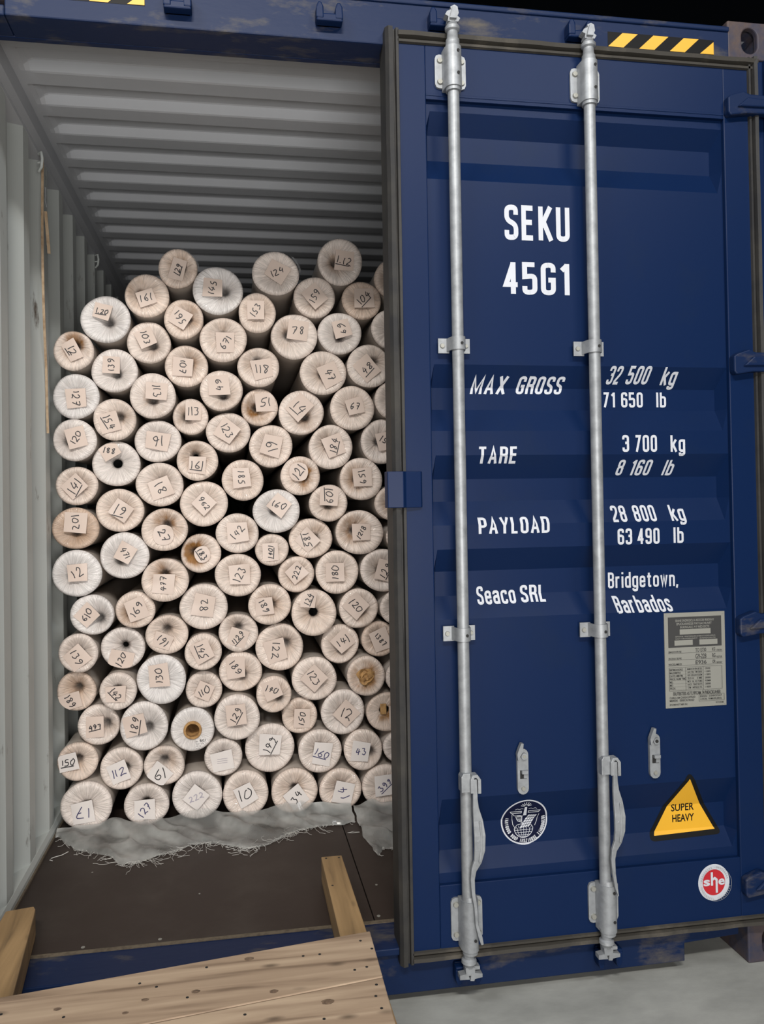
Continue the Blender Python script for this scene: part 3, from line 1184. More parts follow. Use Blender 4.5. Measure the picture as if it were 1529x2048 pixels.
def guide(x, z):
    mb = MB()
    h = .021
    mb.box(x - .050, x - .018, YF - .005, YF, z - h, z + h)
    mb.box(x + .018, x + .043, YF - .005, YF, z - h, z + h)
    hx = [(x - .026, YF - .004), (x - .0225, -.056)]
    for k in range(9):
        t = PI - PI * k / 8
        hx.append((x + .0215 * math.cos(t), -.058 - .0205 * math.sin(t)))
    hx += [(x + .0225, -.056), (x + .026, YF - .004)]
    inn = [(x + (a_ - x) * .82, b_ * .97) for a_, b_ in reversed(hx)]
    lp = hx + inn
    m_ = len(hx)
    zc0, zc1 = z - h * .8, z + h * .95
    v = [(a_, b_, zc0) for a_, b_ in lp] + [(a_, b_, zc1) for a_, b_ in lp]
    M_ = len(lp)
    fs = []
    for i in range(m_ - 1):
        j = M_ - 1 - i
        fs += [(i, i + 1, j - 1, j), (i + M_, j + M_, j - 1 + M_, i + 1 + M_)]
    fs += [(i, (i + 1) % M_, (i + 1) % M_ + M_, i + M_) for i in range(M_)]
    mb.add(v, fs)
    mb.cyl((x - .038, YF - .005, z), (x - .038, YF - .009, z), .0075, .006, seg=12, mi=1)
    mb.cyl((x + .032, YF - .005, z), (x + .032, YF - .009, z), .0065, .005, seg=12, mi=1)
    mb.cyl((x + .006, -.0785, z), (x + .006, -.0798, z), .0042, seg=12, mi=2)
    mb.build('rod_guide', [ZINC, ZINCD, HOLE], DOOR, smooth=35)


guide(RX[0], 1.864)
guide(RX[1] - .001, 1.862)
guide(RX[0], 1.046)
guide(RX[1] + .001, 1.040)


def handle(x, zt, long_):
    """hanging operating handle: hub clip on the rod, bowed flat lever, pointed tip"""
    mb = MB()
    mb.prism([(x - .022, zt - .034), (x + .004, zt - .034), (x + .004, zt + .018), (x - .016, zt + .018), (x - .022, zt + .008)], -.084, -.052)
    # rounded clip
    loop = [(x + .006, zt - .034), (x + .006, zt + .002), (x + .010, zt + .012), (x + .020, zt + .012), (x + .027, zt + .002), (x + .027, zt - .036)]
    mb.bar([(px, -.080, pz, 1) for px, pz in loop], .0045, .028)
    P = [(x + .014, zt + .004, .0055), (x + .014, zt - .05, .0065), (x + .015, zt - .075, .0085), (x + .021, zt - .11, .0135),
         (x + .024, zt - .15, .0160), (x + .023, zt - .19, .0150), (x + .018, zt - .222, .011), (x + .006, zt - .245, .0075),
         (x + .002, zt - .27, .006), (x + .004, zt - .31, .005)]
    if long_:
        P += [(x + .010, zt - .35, .0045), (x + .012, zt - .395, .004), (x + .022, zt - .43, .0055), (x + .027, zt - .45, .0035)]
    else:
        P += [(x + .010, zt - .35, .004), (x + .016, zt - .375, .0012)]
    mb.bar([(px, -.090 - (.004 if i in (4, 5) else 0), pz, h) for i, (px, pz, h) in enumerate(P)], 1.0, .009)
    # pressed rib on the lever
    mb.bar([(P[i][0] + .004, -.0965, P[i][1], 1) for i in range(3, 7)], .003, .006)
    mb.cyl((x + .019, -.094, zt - .165), (x + .019, -.099, zt - .165), .004, seg=10)
    mb.build('handle', ZINC, DOOR, bevel=.0015)


handle(RX[0] + .002, .648, True)
handle(RX[1] + .006, .668, False)


def retainer(x, z0, z1, bolt_top):
    """pill shaped catch plate for the handle with a hooked flap at its top"""
    mb = MB()
    w = .0165
    pts = []
    for k in range(9):
        t = PI * k / 8
        pts.append((x + w * math.cos(t), z1 - w + w * math.sin(t)))
    for k in range(9):
        t = PI + PI * k / 8
        pts.append((x + w * math.cos(t), z0 + w + w * math.sin(t)))
    mb.prism(pts, YP - .010, YP)
    mb.prism([(x - .018, z1 - .030), (x - .012, z1 - .018), (x - .004, z1 - .006), (x - .001, z1 + .018), (x - .008, z1 + .019),
              (x - .017, z1 - .002), (x - .0205, z1 - .012)], YP - .022, YP - .008)
    mb.cyl((x + .002, YP - .010, z1 - .020), (x + .002, YP - .018, z1 - .020), .010, .009, seg=18)
    mb.cyl((x + .002, YP - .018, z1 - .020), (x + .002, YP - .0195, z1 - .020), .005, seg=12, mi=1 if bolt_top else 2)
    zc = (z0 + z1) / 2 - .008
    mb.box(x - .009, x + .011, YP - .0112, YP - .010, zc - .012, zc + .012, 2)
    mb.box(x - .006, x + .0125, YP - .020, YP - .008, zc + .004, zc + .013)
    mb.box(x + .001, x + .0115, YP - .014, YP - .010, zc - .010, zc + .004)
    mb.cyl((x, YP - .010, z0 + .017), (x, YP - .014, z0 + .017), .0065, .0055, seg=12, mi=1)
    mb.build('handle_retainer', [ZINC, ZINCD, HOLE], DOOR, smooth=35)


retainer(1.560, .573, .704, True)
retainer(1.971, .590, .722, False)


def hinge(zc, s_=1):
    """forged strap hinge from the door stile to the corner post"""
    mb = MB()
    h = .038
    pts = [(2.238, zc - h * .75), (2.246, zc - h), (2.30, zc - h * .78), (2.438, zc - h * .70), (2.438, zc + h * .72), (2.31, zc + h * .78),
           (2.29, zc + h), (2.25, zc + h * .66), (2.238, zc + h * .45)]
    mb.prism(pts, -.052, YF)
    mb.prism([(2.265, zc - h * .35), (2.372, zc - h * .30), (2.372, zc + h * .30), (2.30, zc + h * .42)], -.060, -.050)
    mb.cyl((2.392, -.052, zc - h * .95), (2.392, -.052, zc + h * .95), .014, seg=16)
    mb.build('hinge', BLUE_WORN, DOOR, bevel=.004)


for zc in (2.612, 1.827, 1.038, .262):
    hinge(zc)

# ---------------- painted lettering on the door
WORDS = [
    ('SEKU',1.5384,1.7393,2.1818,2.2853,0.00),
    ('45G1',1.5323,1.7360,2.0224,2.1182,0.00),
    ('MAX',1.4354,1.5487,1.7347,1.7856,0.20),
    ('GROSS',1.5754,1.7244,1.7357,1.7857,0.20),
    ('TARE',1.4458,1.5667,1.5285,1.5778,0.03),
    ('PAYLOAD',1.4434,1.6591,1.3246,1.3725,0.00),
    ('Seaco',1.4447,1.5623,1.1189,1.1708,0.00),
    ('SRL',1.5784,1.6565,1.1206,1.1700,0.00),
    ('32',1.8564,1.9026,1.7656,1.8164,0.15),
    ('500',1.9186,1.9943,1.7663,1.8173,0.15),
    ('kg',2.0331,2.0837,1.7641,1.8155,0.10),
    ('71',1.8517,1.8915,1.6969,1.7432,0.00),
    ('650',1.9115,1.9822,1.6972,1.7437,0.00),
    ('lb',2.0267,2.0585,1.6976,1.7443,0.00),
    ('3',1.8924,1.9140,1.5597,1.6104,0.00),
    ('700',1.9316,2.0040,1.5593,1.6103,0.00),
    ('kg',2.0479,2.0952,1.5587,1.6101,0.00),
    ('8',1.8829,1.9076,1.4912,1.5373,0.15),
    ('160',1.9252,1.9960,1.4905,1.5369,0.15),
    ('lb',2.0348,2.0707,1.4896,1.5362,0.15),
    ('28',1.8600,1.9061,1.3515,1.4005,0.00),
    ('800',1.9301,2.0008,1.3513,1.4007,0.00),
    ('kg',2.0478,2.0951,1.3508,1.4004,0.00),
    ('63',1.8712,1.9173,1.2843,1.3319,0.00),
    ('490',1.9349,2.0057,1.2840,1.3318,0.00),
    ('lb',2.0512,2.0837,1.2847,1.3328,0.00),
    ('Bridgetown,',1.8572,2.0854,1.1512,1.1989,0.00),
    ('Barbados',1.8635,2.0462,1.0802,1.1293,-0.12),
]
TNAME = []
for txt, x0, x1, z0, z1, it in WORDS:
    strokes, W = word2d(txt, .150 if len(txt) < 9 else .14, .11)
    sx = (x1 - x0 - abs(it) * (z1 - z0) * .6) / W
    sz = z1 - z0
    off = max(0, -it) * sz * .6
    lay = []
    for v, fs in strokes:
        lay.append(([(x0 + off + px * sx + it * pz * sz, z0 + pz * sz) for px, pz in v], fs, 0))
    flat_sticker('lettering', lay, lambda x, z: door_y(x, z), DOOR, [WHITE], bisz=ZK, step=.00004, pieces=True, label='white painted lettering reading ' + txt.strip(',') if txt != 'Seaco' else 'white painted lettering')

# ---------------- warning triangle
cx = 2.088
T3 = [(2.087, .565), (1.980, .400), (2.190, .408)]
T3 = [(2.086, .570), (1.984, .402), (2.188, .410)]


def rounded_poly(pts, rad, n=6):
    return fillet([(p[0], p[1]) for p in pts], rad, True, n)


def offset_tri(pts, d):
    c = Vector((sum(p[0] for p in pts) / 3, sum(p[1] for p in pts) / 3))
    out = []
    m_ = len(pts)
    for i in range(m_):
        p = Vector(pts[i])
        e1 = (Vector(pts[i - 1]) - p).normalized()
        e2 = (Vector(pts[(i + 1) % m_]) - p).normalized()
        b = (e1 + e2).normalized()
        s_ = math.sin(math.acos(max(-1, min(1, e1.dot(e2)))) / 2)
        out.append(tuple(p - b * d / s_))
    return out


T3 = [(2.0865, .577), (1.984, .403), (2.187, .407)]
blk = rounded_poly(offset_tri(T3, .0125), .024)
yel = rounded_poly(T3, .003)
lay = [(blk, [tuple(range(len(blk)))], 0), (yel, [tuple(range(len(yel)))], 1)]
for s_, xc, z0, wd_ in (('SUPER', 2.0835, .469, .075), ('HEAVY', 2.085, .4365, .072)):
    v, fs, xa, xb = font2d(s_, 1.0, .018)
    k = wd_ / (xb - xa)
    lay.append(([(xc - wd_ / 2 + (px - xa) * k, z0 + pz * .031) for px, pz in v], fs, 2))
flat_sticker('warning_sticker', lay, door_y, DOOR, [BLACK, YELLOW, BLACK], bisz=ZK,
             label='yellow triangle sticker with black border reading SUPER HEAVY')


def disc(cx, cz, rx, rz, n=48):
    return ([(cx + rx * math.cos(2 * PI * i / n), cz + rz * math.sin(2 * PI * i / n)) for i in range(n)], [tuple(range(n))])


def ring(cx, cz, r, hw, n=48):
    return ribbon([(cx + r * math.cos(2 * PI * i / n), cz + r * math.sin(2 * PI * i / n)) for i in range(n)], hw, True)


# ---------------- round red and white sticker
cx, cz = 2.149, .270
lay = [(*disc(cx, cz, .051, .054), 0), (*disc(cx, cz, .0365, .0385), 1)]
for ch, x0, x1, z0, hh in (('s', cx - .034, cx - .013, -.008, .036), ('e', cx + .014, cx + .035, -.008, .036)):
    v, fs, xa, xb = font2d(ch, 1.0, .03)
    lay.append(([(x0 + (px - xa) * (x1 - x0) / (xb - xa), cz + z0 + pz * hh) for px, pz in v], fs, 0))
for pts in ([(cx - .007, cz + .031), (cx - .007, cz - .009)], [(cx - .007, cz + .008), (cx + .002, cz + .013), (cx + .008, cz + .008), (cx + .008, cz - .031)]):
    v, fs = ribbon(pts, .0035)
    lay.append((v, fs, 0))
rt = 'SEALED CONTAINER HANDLING  SAFE EQUIPMENT'
for i in range(44):
    if i % 11 in (0, 10):
        continue
    t = 2 * PI * (i + .5) / 44
    r0, r1 = .0415, .0462
    v, fs = ribbon([(cx + r0 * math.cos(t), cz + r0 * 1.05 * math.sin(t)), (cx + r1 * math.cos(t + .03), cz + r1 * 1.05 * math.sin(t + .03))], .0009)
    lay.append((v, fs, 2))
v, fs = ring(cx, cz, .0495, .0004)
lay.append((v, fs, 2))
GREYINK = mat('grey_print', (0.30, 0.30, 0.30), .5)
flat_sticker('round_sticker', lay, door_y, DOOR, [WHITE, RED, GREYINK], label='round white sticker with red disc reading she')

# ---------------- round navy emblem with ship, container and globe
cx, cz, RE = 1.578, .479, .0715
lay = [(*disc(cx, cz, RE, RE * .98), 0), (*disc(cx, cz, RE * .94, RE * .92), 1)]


def EL(pts, hw=.0008, closed=False):
    v, fs = ribbon([(cx + px * RE, cz + pz * RE) for px, pz in pts], hw, closed)
    lay.append((v, fs, 0))


# globe
gx, gz, gr = -.03, -.30, .40
def gl(t, s_):
    return (gx + gr * s_ * math.cos(t), gz + gr * math.sin(t))
EL([gl(PI + PI * k / 20, 1) for k in range(21)], .0009)
for s_ in (.3, .66):
    EL([gl(PI + PI * k / 16, s_) for k in range(17)], .0006)
for q in (-.08, -.18, -.28, -.36):
    hw_ = math.sqrt(max(0, gr * gr - q * q))
    EL([(gx - hw_, gz + q), (gx + hw_, gz + q)], .0006)
EL([(gx, gz), (gx, gz - gr)], .0006)
for k in range(-3, 4):
    EL([(gx + k * .11, gz + .16 - abs(k) * .03), (gx + k * .10, gz)], .0005)
EL([(gx - gr, gz), (gx - .30, gz + .14), (gx, gz + .2), (gx + .3, gz + .14), (gx + gr, gz)], .0006)
# tilted container with panel lines
A_, B_, D_ = Vector((-.18, -.28)), Vector((.30, -.12)), Vector((.20, .44))
A_, B_, C2, D2 = Vector((-.22, -.30)), Vector((.20, -.24)), Vector((.52, .24)), Vector((.16, .26))
q = [A_, B_, C2, D2]
lay.append(([(cx + p.x * RE, cz + p.y * RE) for p in q], [(0, 1, 2, 3)], 0))
for k in range(1, 5):
    p1, p2 = A_.lerp(D2, k / 5), B_.lerp(C2, k / 5)
    v, fs = ribbon([(cx + p1.x * RE, cz + p1.y * RE), (cx + p2.x * RE, cz + p2.y * RE)], .0007)
    lay.append((v, fs, 1))
for k in range(1, 4):
    p1, p2 = A_.lerp(B_, k / 4), D2.lerp(C2, k / 4)
    v, fs = ribbon([(cx + p1.x * RE, cz + p1.y * RE), (cx + p2.x * RE, cz + p2.y * RE)], .0005)
    lay.append((v, fs, 1))
# ship hull bows and deck lines
EL([(-.66, .46), (-.18, .46), (-.18, .38), (-.60, .38)], .0010, True)
EL([(.62, .46), (.12, .46), (.12, .38), (.56, .38)], .0010, True)
EL([(-.56, .36), (-.46, .26), (-.20, .26), (-.10, .10)], .0009)
EL([(-.40, .22), (-.30, .02), (-.10, -.06), (.0, -.2)], .0009)
EL([(-.34, .24), (-.12, .24), (-.12, -.02)], .0009)
for k in range(4):
    EL([(-.38 + k * .04, .20 - k * .06), (-.12, .20 - k * .06)], .0007)
# tower with rays
lay.append(([(cx + px * RE, cz + pz * RE) for px, pz in ((-.09, .26), (.05, .26), (.03, .66), (-.07, .66))], [(0, 1, 2, 3)], 0))
for k in range(7):
    t = PI * (k + .5) / 7
    EL([(-.02 + .08 * math.cos(t), .70 + .05 * math.sin(t)), (-.02 + .24 * math.cos(t), .70 + .20 * math.sin(t))], .0009)
EL([(-.48, .56), (-.38, .60), (-.30, .57), (-.2, .6), (-.12, .58)], .0006)
EL([(.10, .58), (.2, .6), (.28, .57), (.38, .60), (.46, .55)], .0006)
EL([(-.58, .34), (-.52, -.10), (-.40, -.30)], .0007)
EL([(.58, .30), (.50, -.02), (.42, -.2)], .0007)
txt = 'IANIQUOD BOOP INSZINOSE TIMUDDGEDO'
n = len(txt)
for i, ch in enumerate(txt):
    if ch == ' ' or ch not in GL:
        continue
    t = PI * 1.0 + math.radians(-12 + (204) * i / (n - 1))
    st, W = word2d(ch, .2, 0)
    for v, fs in st:
        vv = []
        for px, pz in v:
            rr = RE * .70 + pz * RE * .17          # letter tops face inward
            rr = RE * (.86 - .15 * pz)
            tt = t + (px - W / 2) * .17
            vv.append((cx + rr * math.cos(tt), cz + rr * math.sin(tt)))
        lay.append((vv, fs, 0))
flat_sticker('round_emblem', lay, door_y, DOOR, [WHITE, NAVY], bisz=ZK, step=.00012, label='round navy emblem with white ship, container and globe drawing')

# ---------------- riveted data plate
x0, x1, z0, z1 = 2.0135, 2.2115, .792, 1.0755
PW, PH = x1 - x0, z1 - z0
pl = MB().box(x0, x1, YP - .0025, YP + .001, z0, z1)
for bx in (x0 + .006, x1 - .006):
    for bz in (z0 + .006, z1 - .006):
        pl.cyl((bx, YP - .0025, bz), (bx, YP - .0035, bz), .0022, seg=10)
plate = pl.build('data_plate', PLATE, DOOR, label='grey etched metal data plate with small black print')
lay = []


def prect(a_, b_, c_, d_, mi=0):
    """fractions of the plate, origin top left"""
    xa, xb = x0 + a_ * PW, x0 + c_ * PW
    za, zb = z1 - b_ * PH, z1 - d_ * PH
    lay.append(([(xa, zb), (xb, zb), (xb, za), (xa, za)], [(0, 1, 2, 3)], mi))


def ptext(s_, a_, b_, c_, d_, mi=0, bold=.01):
    v, fs, xa, xb = font2d(s_, 1.0, bold)
    k = (c_ - a_) * PW / (xb - xa)
    lay.append(([(x0 + a_ * PW + (px - xa) * k, z1 - d_ * PH + pz * (d_ - b_) * PH / .72) for px, pz in v], fs, mi))


prect(.06, .045, .94, .365)
for s_, a_, b_, c_, d_ in (('SEANE SNDRIGICU A KDOOB IRBIDKAY', .18, .07, .82, .095), ('EPUCKANHEGIE MAY EACHLINET', .20, .105, .78, .13),
                           ('BUKINGALE, M F NED EICTE', .26, .14, .74, .165)):
    ptext(s_, a_, b_, c_, d_, 1)
prect(.25, .175, .76, .23, 1)
ptext('EITOYAL WACRINLEN EVERYTODENLEELR', .18, .245, .84, .258, 1)
ptext('EAM CRODENNDY   EVENDCRATE', .18, .268, .84, .281, 1)
prect(.16, .29, .46, .345, 1)
prect(.57, .29, .87, .345, 1)
for a_, b_, s1, s2, s3, s4 in ((.375, .425, 'EMADOWR RE', 'TO E730', 'KG', 'CRAN'), (.435, .495, 'ENCRAN SILPHE', 'G9-228', 'RG', 'FLETUE'),
                               (.505, .555, 'NOCIGLAMECIS', 'E936', 'OR', 'EKIDALP')):
    ptext(s1, .06, b_ - .024, .27, b_ - .004)
    ptext(s2, .50, a_ + .004, .68, b_ - .006)
    ptext(s3, .78, a_ + .006, .83, b_ - .010)
    ptext(s4, .85, b_ - .024, .94, b_ - .006)
    prect(.05, b_, .95, b_ + .002)
prect(.06, .575, .93, .577)
prect(.06, .82, .93, .822)
for xx in (.06, .33, .62, .93):
    prect(xx, .577, xx + .004, .82)
rows = (('EMTIMGANDRIZ', 'MORES', 'CIDANZ'), ('MACIOMITRO', 'AN TEL TM 3003', '1 3003'), ('DATO, MM PM.', 'OF CIUUHCLEM', '1 3003'),
        ('PRICE, NUM TIMZ', 'ZO H    S ME', '2000'), ('MD.', 'MCR   NL  NO TUMG', 'PUMM'), ('MD.', 'NACTI   TYM ET BACTG', '2000'), ('FRCN.', 'CYM   I MTNEOE TVL', '1 0000'))
for i, (s1, s2, s3) in enumerate(rows):
    t = .588 + i * .0325
    ptext(s1, .07, t, .07 + .018 * len(s1), t + .020)
    ptext(s2, .36, t, .60, t + .018)
    ptext(s3, .65, t, .74, t + .018)
    prect(.06, t + .0265, .62, t + .0275)
ptext('ERUTIEKTEIIS AS TLYIFICAM, 74 PHEACIICAHIER', .12, .832, .90, .868)
ptext('CIARLS AM CARSACATRAD', .06, .882, .48, .902)
ptext('MERIDE   EIRECATIRAD', .06, .912, .46, .932)
ptext('EFNOMANETT MER INU', .06, .955, .35, .972)
ptext('ENIGALI   E ENIRCICNAT', .56, .880, .92, .898)
ptext('A EICAL  PAMUERLEIRAL', .56, .910, .92, .928)
prect(.54, .870, .96, .872)
prect(.54, .940, .96, .942)
prect(.54, .870, .544, .942)
prect(.956, .870, .96, .942)
ptext('EETICERIME', .82, .955, .95, .970)
flat_sticker('plate_print', lay, lambda x, z: YP - .0025, DOOR, [PLATEK, PLATE], step=.00003, label='black print on the data plate')

# small scratches on the door paint
for x, z, l, t in ((1.725, 1.670, .022, 1.5), (1.66, 1.664, .010, 2.2), (1.905, .135, .012, 1.2), (1.60, .118, .010, .9), (1.98, .13, .012, 1.7)):
    pass

